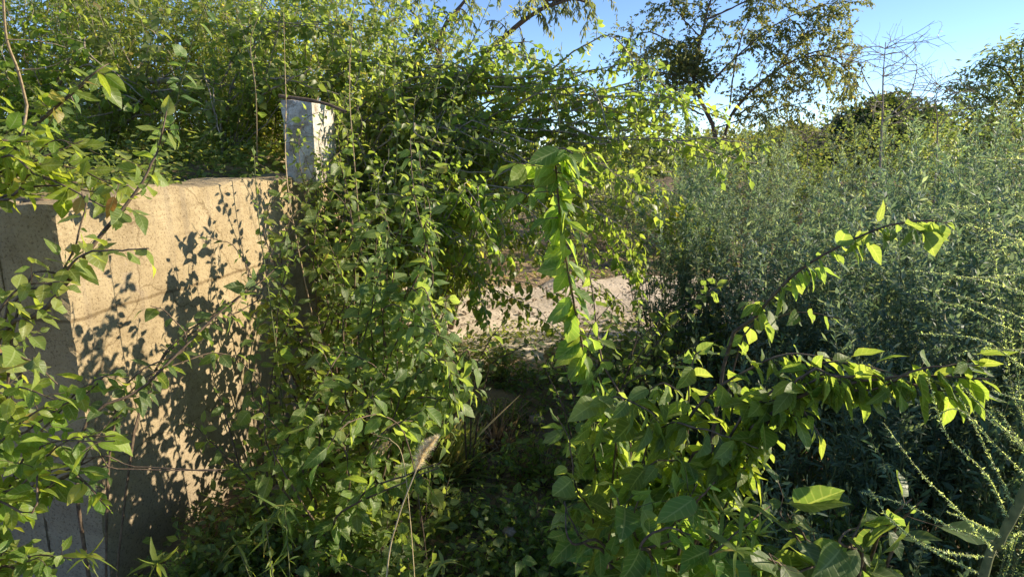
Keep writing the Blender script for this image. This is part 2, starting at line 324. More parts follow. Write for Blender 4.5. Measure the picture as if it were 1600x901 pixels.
def concrete(name, white=False):
    m, n, b = M(name); tc = n.nodes.new('ShaderNodeTexCoord'); O = tc.outputs['Object']
    def noise(s, det=6, vec=O, rough=.6):
        z = n.nodes.new('ShaderNodeTexNoise'); z.inputs['Scale'].default_value = s; z.inputs['Detail'].default_value = det
        z.inputs['Roughness'].default_value = rough; n.links.new(vec, z.inputs['Vector']); return z.outputs[0]
    def mapping(sc):
        q = n.nodes.new('ShaderNodeMapping'); q.inputs['Scale'].default_value = sc; n.links.new(O, q.inputs['Vector']); return q.outputs[0]
    big = noise(1.6, 5); med = noise(9, 6); fine = noise(90, 4, rough=.75); lines = noise(1.0, 6, mapping((2, 2, 55)), .7)
    if white:
        r = ramp(n, [(.3, (.26, .23, .19)), (.45, (.46, .43, .38)), (.55, (.58, .56, .52)), (.7, (.68, .66, .62))]); n.links.new(med, r.inputs[0])
        pl = ramp(n, [(.50, (0, 0, 0)), (.56, (1, 1, 1))]); n.links.new(noise(6, 7), pl.inputs[0])
        col = mixc(n, r.outputs[0], (.34, .29, .23), pl.outputs[0])
    else:
        r = ramp(n, [(.28, (.31, .245, .15)), (.5, (.405, .325, .20)), (.72, (.50, .41, .265))]); n.links.new(big, r.inputs[0])
        r2 = ramp(n, [(.35, (.90, .89, .88)), (.65, (1.04, 1.04, 1.04))]); n.links.new(lines, r2.inputs[0])
        col = mixc(n, r.outputs[0], r2.outputs[0], .8, 'MULTIPLY')
        r3 = ramp(n, [(.3, (.70, .66, .62)), (.6, (1.1, 1.1, 1.1))]); n.links.new(med, r3.inputs[0])
        col = mixc(n, col, r3.outputs[0], .7, 'MULTIPLY')
        # lime runs below the rim
        rs = ramp(n, [(.66, (0, 0, 0)), (.74, (1, 1, 1))]); n.links.new(noise(1.0, 3, mapping((9, 9, 1.1))), rs.inputs[0])
        col = mixc(n, col, (.62, .55, .42), math_(n, 'MULTIPLY', rs.outputs[0], .45))
        # grey weathered lower half
        sx = n.nodes.new('ShaderNodeSeparateXYZ'); n.links.new(O, sx.inputs[0])
        low = n.nodes.new('ShaderNodeMapRange'); low.inputs[1].default_value = .75; low.inputs[2].default_value = .15
        n.links.new(math_(n, 'ADD', sx.outputs[2], math_(n, 'MULTIPLY', big, .35)), low.inputs[0])
        col = mixc(n, col, (.26, .22, .175), math_(n, 'MULTIPLY', low.outputs[0], .5))
    if not white:
        jz = math_(n, 'ABSOLUTE', math_(n, 'ADD', math_(n, 'ADD', sx.outputs[2], -.93), math_(n, 'MULTIPLY', math_(n, 'ADD', big, -.5), .10)))
        jl = ramp(n, [(.004, (.45, .40, .34)), (.010, (1, 1, 1))]); n.links.new(jz, jl.inputs[0]); col = mixc(n, col, jl.outputs[0], .75, 'MULTIPLY')
        pt = ramp(n, [(.60, (0, 0, 0)), (.63, (1, 1, 1))]); n.links.new(noise(4.5, 8, rough=.7), pt.inputs[0])
        col = mixc(n, col, (.30, .235, .17), math_(n, 'MULTIPLY', pt.outputs[0], .6))
        vs = ramp(n, [(.56, (0, 0, 0)), (.70, (1, 1, 1))]); n.links.new(noise(1.0, 5, mapping((14, 14, .8))), vs.inputs[0])
        col = mixc(n, col, (.20, .165, .125), math_(n, 'MULTIPLY', vs.outputs[0], .45))
    sp = ramp(n, [(.36, (.42, .38, .34)), (.47, (1, 1, 1)), (.62, (1.0, 1.0, 1.0)), (.70, (1.25, 1.25, 1.25))]); n.links.new(fine, sp.inputs[0])
    col = mixc(n, col, sp.outputs[0], .8, 'MULTIPLY')
    # hairline cracks
    vo = n.nodes.new('ShaderNodeTexVoronoi'); vo.feature = 'DISTANCE_TO_EDGE'; vo.inputs['Scale'].default_value = .55
    wp = n.nodes.new('ShaderNodeVectorMath'); wp.operation = 'ADD'
    nv = n.nodes.new('ShaderNodeTexNoise'); nv.inputs['Scale'].default_value = 7; nv.inputs['Detail'].default_value = 5; n.links.new(O, nv.inputs['Vector'])
    sc_ = n.nodes.new('ShaderNodeVectorMath'); sc_.operation = 'SCALE'; sc_.inputs[3].default_value = .22; n.links.new(nv.outputs['Color'], sc_.inputs[0])
    n.links.new(mapping((1, 1, 1.6)), wp.inputs[0]); n.links.new(sc_.outputs[0], wp.inputs[1]); n.links.new(wp.outputs[0], vo.inputs['Vector'])
    cr = ramp(n, [(0.0, (.45, .40, .34)), (.0025, (1, 1, 1))]); n.links.new(vo.outputs['Distance'], cr.inputs[0])
    col = mixc(n, col, cr.outputs[0], .8, 'MULTIPLY')
    n.links.new(col, b.inputs['Base Color']); b.inputs['Roughness'].default_value = .9; b.inputs['Specular IOR Level'].default_value = .2
    hgt_ = math_(n, 'ADD', math_(n, 'ADD', math_(n, 'MULTIPLY', fine, .7), math_(n, 'MULTIPLY', lines, .22)), math_(n, 'MULTIPLY', med, .8))
    bp = n.nodes.new('ShaderNodeBump'); bp.inputs['Strength'].default_value = 1.0; bp.inputs['Distance'].default_value = .008
    n.links.new(hgt_, bp.inputs['Height']); n.links.new(bp.outputs[0], b.inputs['Normal'])
    return m
CONC = concrete('weathered_concrete'); WHITE = concrete('whitewashed_concrete', True)

def soil(name, stops, sc=2.2, pebble=45):
    m, n, b = M(name); tc = n.nodes.new('ShaderNodeTexCoord'); O = tc.outputs['Object']
    a = n.nodes.new('ShaderNodeTexNoise'); a.inputs['Scale'].default_value = sc; a.inputs['Detail'].default_value = 8; a.inputs['Roughness'].default_value = .65; n.links.new(O, a.inputs['Vector'])
    r = ramp(n, stops); n.links.new(a.outputs[0], r.inputs[0])
    v = n.nodes.new('ShaderNodeTexVoronoi'); v.inputs['Scale'].default_value = pebble; n.links.new(O, v.inputs['Vector'])
    k = ramp(n, [(0, (1.12, 1.1, 1.08)), (.5, (.88, .88, .88))]); n.links.new(v.outputs['Distance'], k.inputs[0])
    col = mixc(n, r.outputs[0], k.outputs[0], .55, 'MULTIPLY')
    n.links.new(col, b.inputs['Base Color']); b.inputs['Roughness'].default_value = .95; b.inputs['Specular IOR Level'].default_value = .15
    bp = n.nodes.new('ShaderNodeBump'); bp.inputs['Strength'].default_value = .8; bp.inputs['Distance'].default_value = .02
    n.links.new(math_(n, 'ADD', a.outputs[0], math_(n, 'MULTIPLY', v.outputs['Distance'], -.3)), bp.inputs['Height']); n.links.new(bp.outputs[0], b.inputs['Normal'])
    return m
SOIL = soil('soil', [(.3, (.10, .075, .05)), (.5, (.20, .15, .10)), (.7, (.30, .22, .14))])
SAND = soil('sandy_bank', [(.3, (.26, .18, .11)), (.5, (.40, .29, .18)), (.7, (.48, .36, .24))], 3)
ROAD = soil('packed_dirt', [(.3, (.46, .38, .28)), (.5, (.58, .49, .38)), (.7, (.66, .56, .45))], 1.3, 30)
STONE = soil('stone', [(.3, (.15, .12, .095)), (.6, (.30, .24, .19))], 9, 20)

# ------------------------------------------------------------------ ground, bank, road
def axis(lo, hi, fine0, fine1, st, grow=1.16):
    c = list(np.arange(fine0, fine1 + 1e-6, st)); d = st
    while c[-1] < hi: d *= grow; c.append(c[-1] + d)
    d = st
    while c[0] > lo: d *= grow; c.insert(0, c[0] - d)
    return np.array(c)
gx = axis(-400, 400, -5, 4, .055); gy = axis(-300, 900, 1.2, 9, .055)
XX, YY = np.meshgrid(gx, gy); ZZ = hgt(XX, YY) + .012 * fbm(XX, YY, 9, 1)
far = sm((np.hypot(XX, YY) - 30) / 60); ZZ = ZZ * (1 - far) + .6 * far
V = np.stack([XX, YY, ZZ], -1).reshape(-1, 3); ny, nx = XX.shape
idx = np.arange(nx * ny).reshape(ny, nx)
Fq = np.stack([idx[:-1, :-1], idx[:-1, 1:], idx[1:, 1:], idx[1:, :-1]], -1).reshape(-1, 4)
g = mesh_obj('ground', V, Fq, SOIL); g['kind'] = 'structure'
g.data.materials.append(SAND)
cx = V[Fq[:, 0], 0]; cy = V[Fq[:, 0], 1]; cz = V[Fq[:, 0], 2]
onbank = (cy > 4.5) & (cy < 12) & (cx > wallx(4.6) - .9 + .1 * (cy - 4.6)) & (cx < .9 + .15 * np.sin(cy * 3)) & (cx > -3)
g.data.polygons.foreach_set('material_index', onbank.astype(np.int32))
rc = catmull([(-1.2, 5.6, 0), (-.3, 5.95, 0), (1.2, 6.5, 0), (4, 7.6, 0), (8, 9.4, 0), (16, 12, 0), (40, 20, 0)], 120)
tg = nrm(np.gradient(rc, axis=0)); sd_ = np.stack([-tg[:, 1], tg[:, 0], 0 * tg[:, 0]], 1)
us = np.linspace(-1, 1, 27); hw = 1.25 + .12 * np.sin(np.arange(len(rc)) * .7)[:, None]
rp = rc[:, None] + (us[None] * hw)[..., None] * sd_[:, None]
rz = hgt(rp[..., 0], rp[..., 1]) + .012 * fbm(rp[..., 0], rp[..., 1], 9, 1)
rz = rz + .016 - .035 * np.exp(-((np.abs(us) - .5) / .16) ** 2)[None] + .03 * (1 - np.abs(us[None])) ** .5
rp[..., 2] = np.where(np.abs(us)[None] > .97, rz - .04, rz)
idx = np.arange(rp.shape[0] * 27).reshape(rp.shape[0], 27)
Fq = np.stack([idx[:-1, :-1], idx[:-1, 1:], idx[1:, 1:], idx[1:, :-1]], -1).reshape(-1, 4)
o = mesh_obj('dirt_road', rp.reshape(-1, 3), Fq[:, ::-1], ROAD); o['kind'] = 'structure'

# ------------------------------------------------------------------ the concrete wall and post
def box_grid(c0, ex, ey, ez, st, disp, base=(0, 0, 0), topf=None):
    """box spanned by three edge vectors, every side subdivided and roughened"""
    c0 = np.array(c0, float); E = [np.array(v, float) for v in (ex, ey, ez)]; Vs = []; Fs = []; n = 0
    for a, b, c in ((0, 1, 2), (0, 2, 1), (1, 2, 0)):
        na = max(2, int(np.linalg.norm(E[a]) / st)); nb = max(2, int(np.linalg.norm(E[b]) / st))
        for s in (0, 1):
            A, Bb = np.meshgrid(np.linspace(0, 1, na + 1), np.linspace(0, 1, nb + 1), indexing='ij')
            pts = c0 + A[..., None] * E[a] + Bb[..., None] * E[b] + s * E[c]
            idx = np.arange(A.size).reshape(A.shape) + n; n += A.size
            q = np.stack([idx[:-1, :-1], idx[1:, :-1], idx[1:, 1:], idx[:-1, 1:]], -1).reshape(-1, 4)
            nn = np.cross(E[a], E[b]) * (1 if s else -1)
            if nn.dot(E[c]) * (1 if s else -1) < 0: q = q[:, ::-1]
            Vs.append(pts.reshape(-1, 3)); Fs.append(q)
    V = np.vstack(Vs)
    if topf is not None: V[:, 2] += topf(V)
    k = disp * fbm(V[:, 0] + V[:, 1] * .7, V[:, 2] * 1.3 + V[:, 1] * .4, 6, 3) * .5 + disp * .5 * fbm(V[:, 1] * 1.3 + V[:, 0], V[:, 2], 26, 5)
    # rougher towards the arrises
    ctr = c0 + sum(E) / 2; loc = [np.abs((V - ctr) @ nrm(e)) / (np.linalg.norm(e) / 2) for e in E]
    ds = [(1 - l) * np.linalg.norm(e) / 2 for l, e in zip(loc, E)]
    near = np.sort(np.stack(ds), 0)[1]; edge = np.exp(-np.clip(near, 0, 1) / .015)
    chip = np.clip(fbm(V[:, 0] * 2 + V[:, 1] * 2, V[:, 2] * 2.2, 5, 8), -.2, 1.2)
    V = V + nrm(V - ctr) * k[:, None] - nrm(V - ctr) * (edge * (.008 + .010 * chip))[:, None]
    return V, np.vstack(Fs)
A = np.array([wallx(2.4), 2.4, -.5]); Bp = np.array([wallx(4.55), 4.55, -.5])
along = Bp - A; nrmw = nrm(np.array([-along[1], along[0], 0])) 
def topw(V): return np.where(V[:, 2] > 1.2, .035 * sm((V[:, 1] - 2.45) / .5) + .012 * np.sin(V[:, 1] * 9), 0)
V1, F1 = box_grid(A, along, nrmw * .28, (0, 0, 1.90), .024, .0035, topf=topw)
V2, F2 = box_grid(A + nrmw * .281 + np.array([0, .0, 0]), (-3.6, -.05, 0), (.0, .27, 0), (0, 0, 1.90), .03, .0035)
e = empty('concrete_wall', (A[0], A[1], 0)); tag(e, 'weathered tan concrete retaining wall with a shaded end face and leaf shadows on its sunlit side', 'wall')
off = np.array([A[0], A[1], 0])
mesh_obj('side_wall', V1 - off, F1, CONC, e, False); mesh_obj('end_wall', V2 - off, F2, CONC, e, False)
PC = P(494, 270, 4.2); pb = np.array([PC[0], 4.2, 1.38]); V3, F3 = box_grid(pb, (.06, .32, 0), (-.20, .0, 0), (0, 0, .54), .02, .003)
o = mesh_obj('concrete_post', V3 - pb, F3, WHITE, None, False); o.location = pb
tag(o, 'chipped white painted concrete post standing on the far end of the tan wall', 'post')
# stones
def stone(c, r, sq, seed, label):
    n, m_ = 14, 22; th = np.linspace(0, math.pi, n); ph = np.linspace(0, 2 * math.pi, m_, endpoint=False)
    TH, PH = np.meshgrid(th, ph, indexing='ij'); d = np.stack([np.sin(TH) * np.cos(PH), np.sin(TH) * np.sin(PH), np.cos(TH)], -1)
    k = 1 + .16 * fbm(d[..., 0] * 2 + seed, d[..., 2] * 2 + d[..., 1], 1.4, seed) + .05 * fbm(d[..., 1] * 3, d[..., 2] * 3 + d[..., 0], 4, seed)
    V = d * k[..., None] * r * np.array(sq); idx = np.arange(n * m_).reshape(n, m_)
    q = np.stack([idx[:-1], idx[1:], np.roll(idx, -1, 1)[1:], np.roll(idx, -1, 1)[:-1]], -1).reshape(-1, 4)
    o = mesh_obj('stone', V.reshape(-1, 3), q, STONE); o.location = c; tag(o, label, 'stone', 'stones on the ground')
stone(P(436, 800, 2.75), .11, (.65, .6, 1.15), 1.0, 'upright tan stone in the shade at the foot of the concrete wall')
stone(P(795, 830, 2.55), .03, (1, .8, .8), 3.0, 'small grey stone half hidden among dark low leaves')
stone((-.02, 3.05, -.24), .06, (1.2, .8, .5), 5.0, 'flat brown stone beside the tuft of dry grass')
stone(P(838, 655, 3.5), .04, (1.2, .9, .7), 7.0, 'little reddish stone just below the dry grass tuft')

# ------------------------------------------------------------------ plant makers
def gl(px, Y):                                    # a root point on the ground, below pixel column px
    x = (px - 800) / F * Y * math.cos(PITCH) * 1.04; return np.array([x, Y, float(hgt(x, Y)) - .02])
def px_stem(base, pts):
    return [base] + [P(*q) for q in pts]
LB = dict(key='near', size=.066, spacing=.030, ang=60, droop=.55, bias=.5)       # broad leaves, near
LM = dict(key='mid', size=.052, spacing=.026, ang=60, droop=.55, bias=.5)

# --- generic bushes as prototypes -------------------------------------------
def brush(base, n, H, rad_, leaf, tl, dens, f0=.25, lean=.35, r0=.006, bias=(0, 0, .4), sub=0, seedtops=True, grav=.1):
    p = Plant(base)
    for i in range(n):
        a = R.random() * 6.283; q = rad_ * math.sqrt(R.random())
        b = np.array(base) + [math.cos(a) * q * .25, math.sin(a) * q * .25, 0]
        h = H * (.62 + .38 * R.random()); 
        top = np.array(base) + [math.cos(a) * q, math.sin(a) * q, h] + lean * .3 * np.append(R.standard_normal(2), 0)
        mid = (b + top) / 2 + [math.cos(a) * q * .1, math.sin(a) * q * .1, h * .08]
        p.stem([b, mid, top], r0, .0013, dens=dens, f0=f0, tl=tl, bias=bias, leaf=leaf, sub=sub, grav=grav, res=12, wob=.006)
    return p
def finish_proto(p, name, cat, group, bark, lm, **kw):
    return p.finish(name, None, cat, group, bark=bark, leafm=lm, **kw)
def scatter(protos, spots, labels, name=None):
    """first placements move the prototypes themselves, the others are copies"""
    used = set()
    for i, sp_ in enumerate(spots):
        x, y, s, k = sp_[:4]; zoff = sp_[4] if len(sp_) > 4 else 0
        pr = protos[k % len(protos)]; loc = (x, y, float(hgt(x, y)) - .03 + zoff); rz = R.random() * 6.283
        if k % len(protos) not in used:
            used.add(k % len(protos)); o = pr; o.location = loc; o.rotation_euler = (0, 0, rz); o.scale = (s, s, s)
        else: o = copy_tree(pr, loc, rz, s)
        o['label'] = labels(i, x, y)
    for j, pr in enumerate(protos):
        assert j in used, 'unused prototype'

# grey-green willowy brush on the right, in front of the road
LG = dict(key='lfar:g', size=.044, spacing=.0085, ang=48, droop=.0, bias=.3, n=5, jit=.5)
protos = [finish_proto(brush((0, 0, 0), 24, 1.9, .55, LG, (.14, .34), 14, f0=.2, lean=.7), 'grey_green_bush', 'bush', 'tall grey-green bushes', B['green'], L['grey'], curl=.1, fold=.1) for _ in range(3)]
LV = dict(key='far', size=.036, spacing=.015, ang=50, droop=.1, bias=.5, n=5, jit=.5)
LS = dict(key='lfar', size=.034, spacing=.008, ang=35, droop=0, bias=.3, n=5)
protos.append(finish_proto(brush((0, 0, 0), 18, 1.75, .45, LV, (.14, .32), 12, f0=.2, lean=.6), 'yellow_green_bush', 'bush', 'yellow-green bushes in the thicket', B['green'], L['verge']))
protos.append(finish_proto(brush((0, 0, 0), 9, 2.15, .5, LS, (.05, .16), 22, f0=.3, lean=.5), 'plumed_weed', 'weed', 'tall plumed weeds in the thicket', B['green'], L['grey'], curl=.1))
spots = []
for (px, Y, s) in [(1045, 4.5, .80), (1130, 4.3, .78), (1205, 4.5, .86), (1290, 4.2, .84), (1375, 4.5, .93), (1455, 4.2, .88), (1540, 4.5, .96), (1620, 4.3, .93),
                   (1260, 5.3, .82), (1380, 5.6, .98), (1490, 5.5, 1.02), (1590, 5.4, 1.0), (1690, 5.6, 1.05), (1090, 9.0, 1.0), (1190, 9.3, 1.02),
                   (1240, 3.7, .80), (1330, 3.5, .86), (1430, 3.4, .90), (1530, 3.3, .94), (1620, 3.2, .96),
                   (1420, 2.8, .74), (1520, 2.7, .82), (1620, 2.6, .88), (1740, 2.7, .9)]:
    b = gl(px, Y); spots.append((b[0], b[1], s * (.80 + .22 * R.random()), len(spots) % 3 if len(spots) not in (3, 11) else 3))
for (px, Y, s) in [(1135, 4.7, .95), (1175, 4.1, .82), (1250, 4.6, .95), (1335, 4.0, .9), (1400, 4.9, 1.05), (1440, 3.7, .85), (1500, 4.6, 1.05), (1560, 3.9, .95), (1310, 5.1, 1.0), (1590, 4.9, 1.1), (1220, 3.9, .8), (1090, 4.9, .85)]:
    b = gl(px, Y); spots.append((b[0], b[1], s * .9, 4))
def lab(i, x, y):
    k = spots[i][3]
    return ('slim plumed weed poking above the other bushes of the thicket' if k == 4 else 'yellow-green bush of small oval leaves among the grey-green thicket' if k == 3
            else 'tall grey-green bush of small narrow leaves in the thicket in front of the dirt road')
scatter(protos, spots, lab)
# shaded bluish brush low on the right
LBl = dict(key='lance', size=.042, spacing=.014, ang=42, droop=.05, bias=.2, n=5)
protos = [finish_proto(brush((0, 0, 0), 15, .95, .36, LBl, (.10, .24), 13, f0=.15), 'blue_green_bush', 'bush', 'low blue-green bushes', B['green'], L['blue'], curl=.1, fold=.15) for _ in range(2)]
spots = []
for (px, Y, s) in [(1290, 2.9, 1.0), (1380, 2.6, 1.0), (1475, 2.45, 1.0), (1570, 2.3, 1.05), (1330, 2.15, .8), (1430, 2.0, .8), (1200, 3.3, 1.0), (1130, 3.6, .9), (1660, 2.1, 1.1)]:
    b = gl(px, Y); spots.append((b[0], b[1], s, len(spots)))
scatter(protos, spots, lambda i, x, y: 'low blue-green bush of small narrow leaves in the deep shade under the bright arching branch')
# brush just outside the right edge: it throws the shade over the lower right
LW = dict(key='far', size=.055, spacing=.022, ang=55, droop=.3, bias=.3, n=5)
protos = [finish_proto(brush((0, 0, 0), 18, 1.5, .5, LW, (.16, .36), 10, f0=.1), 'leafy_bush', 'bush', 'leafy bushes along the right edge', B['brown'], L['shade'])]
spots = [(2.35, 1.25, 1.0, 0), (2.9, 1.9, 1.1, 0), (2.2, .55, .95, 0), (3.1, 1.1, 1.15, 0), (3.4, 2.5, 1.1, 0), (2.6, -.2, 1, 0), (1.95, .85, .88, 0), (2.15, 1.6, .9, 0)]
scatter(protos, spots, lambda i, x, y: 'dark leafy bush rising just past the right edge of the view beside the spiny stems')
# low dark leafy bushes over the ground in the shade
LD = dict(key='mid', size=.055, spacing=.024, ang=60, droop=.35, bias=.35, n=5)
protos = [finish_proto(brush((0, 0, 0), 12, .55, .30, LD, (.10, .22), 13, f0=.08, r0=.004), 'low_leafy_bush', 'bush', 'low leafy bushes in the shade', B['brown'], L['broad']) for _ in range(3)]
spots = []
for (px, Y, s) in [(560, 2.6, 1.0), (640, 2.45, .95), (720, 2.5, .7), (800, 2.45, .65), (880, 2.5, .8), (960, 2.4, 1.0), (1040, 2.35, 1.1), (1120, 2.5, 1.1),
                   (1200, 2.3, 1.0), (1290, 2.3, 1.0), (1380, 2.1, 1.0), (620, 2.0, .75), (720, 1.95, .62), (830, 1.95, .62), (940, 1.9, .75), (1060, 1.85, .85), (1190, 1.8, .85), (1320, 1.75, .85),
                   (500, 2.3, .8), (420, 2.6, .6), (390, 2.2, .5), (920, 3.0, .85), (1000, 3.2, 1.0), (1090, 3.0, 1.1), (700, 2.9, .55), (620, 3.1, 1.1), (540, 3.3, 1.1), (1450, 1.7, .9), (1560, 1.7, .95),
                   (860, 4.35, .62), (790, 4.45, .5), (930, 4.2, .9), (1010, 4.0, 1.0), (700, 4.3, .75), (1080, 4.3, 1.1), (300, 2.15, .55), (200, 1.95, .5), (250, 2.2, .5), (330, 2.3, .6), (140, 1.9, .5), (370, 2.0, .5), (180, 2.2, .6), (430, 1.8, .6), (300, 2.45, .7), (350, 2.55, .7), (270, 2.3, .6), (400, 2.75, .8), (450, 2.45, .85), (760, 3.3, .7), (850, 3.3, .75), (800, 2.9, .6), (770, 3.9, .5), (830, 3.9, .55), (230, 2.4, .4), (290, 2.75, .45), (190, 2.05, .5), (120, 1.75, .5), (330, 2.0, .5), (260, 1.9, .5), (70, 1.9, .5)]:
    b = gl(px, Y); spots.append((b[0], b[1], s, len(spots)))
scatter(protos, spots, lambda i, x, y: 'low dark green leafy bush carpeting the shaded ground between the wall and the right thicket')

# fine-leaved brush on the bank, upper left
LF = dict(key='lfar', size=.046, spacing=.013, ang=50, droop=.3, bias=.6, n=6, jit=.5)
LF2 = dict(key='far', size=.042, spacing=.017, ang=55, droop=.25, bias=.6, n=6)
protos = [finish_proto(brush((0, 0, 0), 20, 1.9, .75, lf_, (.2, .5), 13, f0=.04, lean=1.6, bias=(0, 0, .0), grav=-.7, sub=1), 'fine_leaved_bush', 'bush', 'fine-leaved bushes on the bank', B['grey'], L['fine']) for lf_ in (LF, LF2, LF)]
spots = []
for (x, Y, s) in [(-5.0, 5.6, .95), (-4.3, 5.9, 1.0), (-3.6, 5.7, .95), (-2.9, 6.0, 1.0), (-2.3, 5.8, .9), (-1.85, 6.4, .95), (-5.6, 4.8, .9), (-4.8, 4.7, .55), (-3.9, 4.6, .42),
                  (-4.9, 7.0, 1.2), (-3.9, 7.2, 1.2), (-2.9, 7.3, 1.2), (-2.0, 7.4, 1.15), (-1.3, 7.2, 1.0), (-6.2, 6.2, 1.1), (-2.9, 4.5, .34), (-2.2, 5.0, .5)]:
    spots.append((x, Y, s, len(spots)))
scatter(protos, spots, lambda i, x, y: 'fine-leaved yellow-green bush in the dense brush on the bank above the concrete wall')
# brush beyond the road
LA = dict(key='far', size=.07, spacing=.034, ang=55, droop=.4, bias=.5, n=5)
protos = [finish_proto(brush((0, 0, 0), 18, 2.1, .9, LA, (.25, .55), 8, f0=.05, lean=.8, sub=0), 'roadside_shrub', 'shrub', 'shrubs beyond the dirt road', B['grey'], L['verge']) for _ in range(2)]
spots = []
for (x, Y, s) in [(-1.2, 9.6, .85), (-.2, 9.9, .7), (.8, 9.6, .62), (1.6, 10.4, .7), (2.6, 10.2, .72), (3.8, 10.8, .8), (5.0, 11.5, .9), (6.4, 12.0, .9), (8.0, 12.8, 1.0), (9.8, 13.5, 1.0),
                  (-2.2, 10.8, 1.1), (-.8, 11.6, 1.0), (.6, 12.0, .95), (2.2, 12.6, .95), (4.2, 13.2, 1.0), (6.6, 14.2, 1.05), (9.4, 15.2, 1.1), (12, 15, 1.2), (13.5, 17, 1.3), (11, 19, 1.3), (7.5, 19, 1.2), (5, 18, 1.2)]:
    spots.append((x, Y, s, len(spots)))
scatter(protos, spots, lambda i, x, y: 'sunlit rounded shrub standing beyond the far side of the dirt road')

def hero(name, label, base, stems, cat='shrub', grp='broad-leaved shrubs in the foreground', lm='broad', bark='brown', rep=1, **kw):
    p = Plant(base); st2 = []
    for st in stems:
        st2.append(st)
        for _ in range(rep): st2.append((st[0], [(a[0] + 22 * R.standard_normal(), a[1] + 18 * R.standard_normal(), a[2] + .07 * R.standard_normal()) for a in st[1]]))
    for st in st2:
        o = dict(size=.066, sp=.026, dens=12, tl=(.06, .2), r=.006, f0=.3, droop=.55, grav=-.2, key='near', frm=None, bias=.5, up=.1, own=True, ang=60, root=True)
        o.update(st[0]); pts = [P(*a) for a in st[1]]
        if o['root']: pts = [base] + pts
        p.stem(pts, o['r'], .0015, dens=o['dens'], f0=o['f0'], tl=o['tl'], bias=(0, 0, o['up']),
               leaf=dict(key=o['key'], size=o['size'], spacing=o['sp'], ang=o['ang'], droop=o['droop'], bias=o['bias'], n=5), grav=o['grav'], wob=.0012, own=o['own'], res=20)
    return p.finish(name, label, cat, grp, bark=B[bark], leafm=L[lm], **kw)
# ------------------------------------------------------------------ the long horizontal shrubs in the middle
LC = dict(key='mid:c', size=.056, spacing=.027, ang=58, droop=.45, bias=.7, n=5)
LCd = dict(key='mid:c', size=.056, spacing=.032, ang=58, droop=.7, bias=.5, n=5)
def middle(label, base, stems, shift=0, dens=10, leaf=LC, r0=.009, tl=(.14, .36)):
    p = Plant(base)
    allst = []
    for s_ in stems:
        allst.append(s_)
        for _ in range(2): allst.append((s_[0],) + tuple((q[0] + 26 * R.standard_normal(), q[1] + 20 * R.standard_normal(), q[2] + .12 * R.standard_normal()) for q in s_[1:]))
    for s_ in allst:
        kind = s_[0]; pts = [P(q[0], q[1], q[2] + shift) for q in s_[1:]]
        if kind == 'h': p.stem([base] + pts, r0 * 1.15, .0035, dens=dens, f0=.12, tl=tl, bias=(0, 0, .15), leaf=leaf, wob=.006, grav=-.25, res=22, sub=1)
        if kind == 'u': p.stem([base] + pts, r0 * .7, .0015, dens=dens, f0=.15, tl=(.08, .24), bias=(0, 0, .2), leaf=leaf, wob=.008, res=18, sub=2)
        if kind == 'd': p.stem([base] + pts, r0 * .7, .0015, dens=dens, f0=.15, tl=tl, bias=(0, 0, -.5), leaf=LCd, wob=.01, grav=-.7, res=20, sub=1)
    return p.finish('arching_shrub', label, 'shrub', 'arching shrubs behind the concrete wall', bark=B['grey'], leafm=L['midshrub'])
def root(x, y): return np.array([x, y, float(hgt(x, y)) - .03])
middle('shrub with long level grey stems reaching out over the dirt road', root(-1.35, 5.1), [
    ('h', (600, 190, 4.7), (766, 145, 4.5), (866, 147, 4.3), (950, 152, 4.2), (1040, 160, 4.1)),
    ('h', (600, 175, 4.8), (690, 127, 4.6), (810, 120, 4.4), (933, 110, 4.3), (1030, 108, 4.3)),
    ('h', (620, 240, 4.8), (833, 206, 4.4), (926, 216, 4.2), (1016, 217, 4.0), (1120, 218, 3.9), (1200, 232, 3.9)),
    ('h', (620, 240, 4.7), (760, 190, 4.4), (893, 190, 4.2), (990, 205, 4.1)),
    ('u', (640, 130, 4.6), (700, 60, 4.5), (730, 20, 4.5)), ('u', (700, 160, 4.5), (770, 90, 4.4), (800, 60, 4.4)),
    ('h', (700, 230, 4.6), (860, 170, 4.4), (1000, 150, 4.3), (1110, 170, 4.3)),
    ('h', (700, 230, 4.9), (860, 150, 4.8), (1000, 190, 4.7), (1090, 220, 4.7), (1130, 250, 4.7))], shift=.35)
middle('shrub whose stems sag low across the view of the pale dirt road', root(-1.15, 5.0), [
    ('d', (650, 280, 4.6), (760, 270, 4.3), (900, 262, 4.1), (1030, 290, 4.0)),
    ('d', (650, 300, 4.5), (740, 330, 4.2), (820, 380, 4.0), (900, 430, 3.9), (960, 470, 3.9)),
    ('d', (620, 330, 4.5), (700, 400, 4.2), (790, 460, 4.0), (870, 500, 3.9)),
    ('d', (700, 250, 4.5), (820, 260, 4.3), (900, 300, 4.2), (960, 350, 4.1), (1010, 400, 4.1)),
    ('d', (620, 300, 4.6), (680, 330, 4.4), (730, 420, 4.2), (750, 500, 4.1)),
    ('d', (700, 220, 4.6), (850, 240, 4.5), (980, 280, 4.4), (1080, 350, 4.4), (1120, 400, 4.4)),
    ('d', (650, 260, 4.8), (760, 240, 4.7), (860, 300, 4.7), (920, 370, 4.7)),
    ('h', (690, 250, 4.7), (820, 300, 4.5), (960, 320, 4.4), (1050, 370, 4.4))], dens=9)
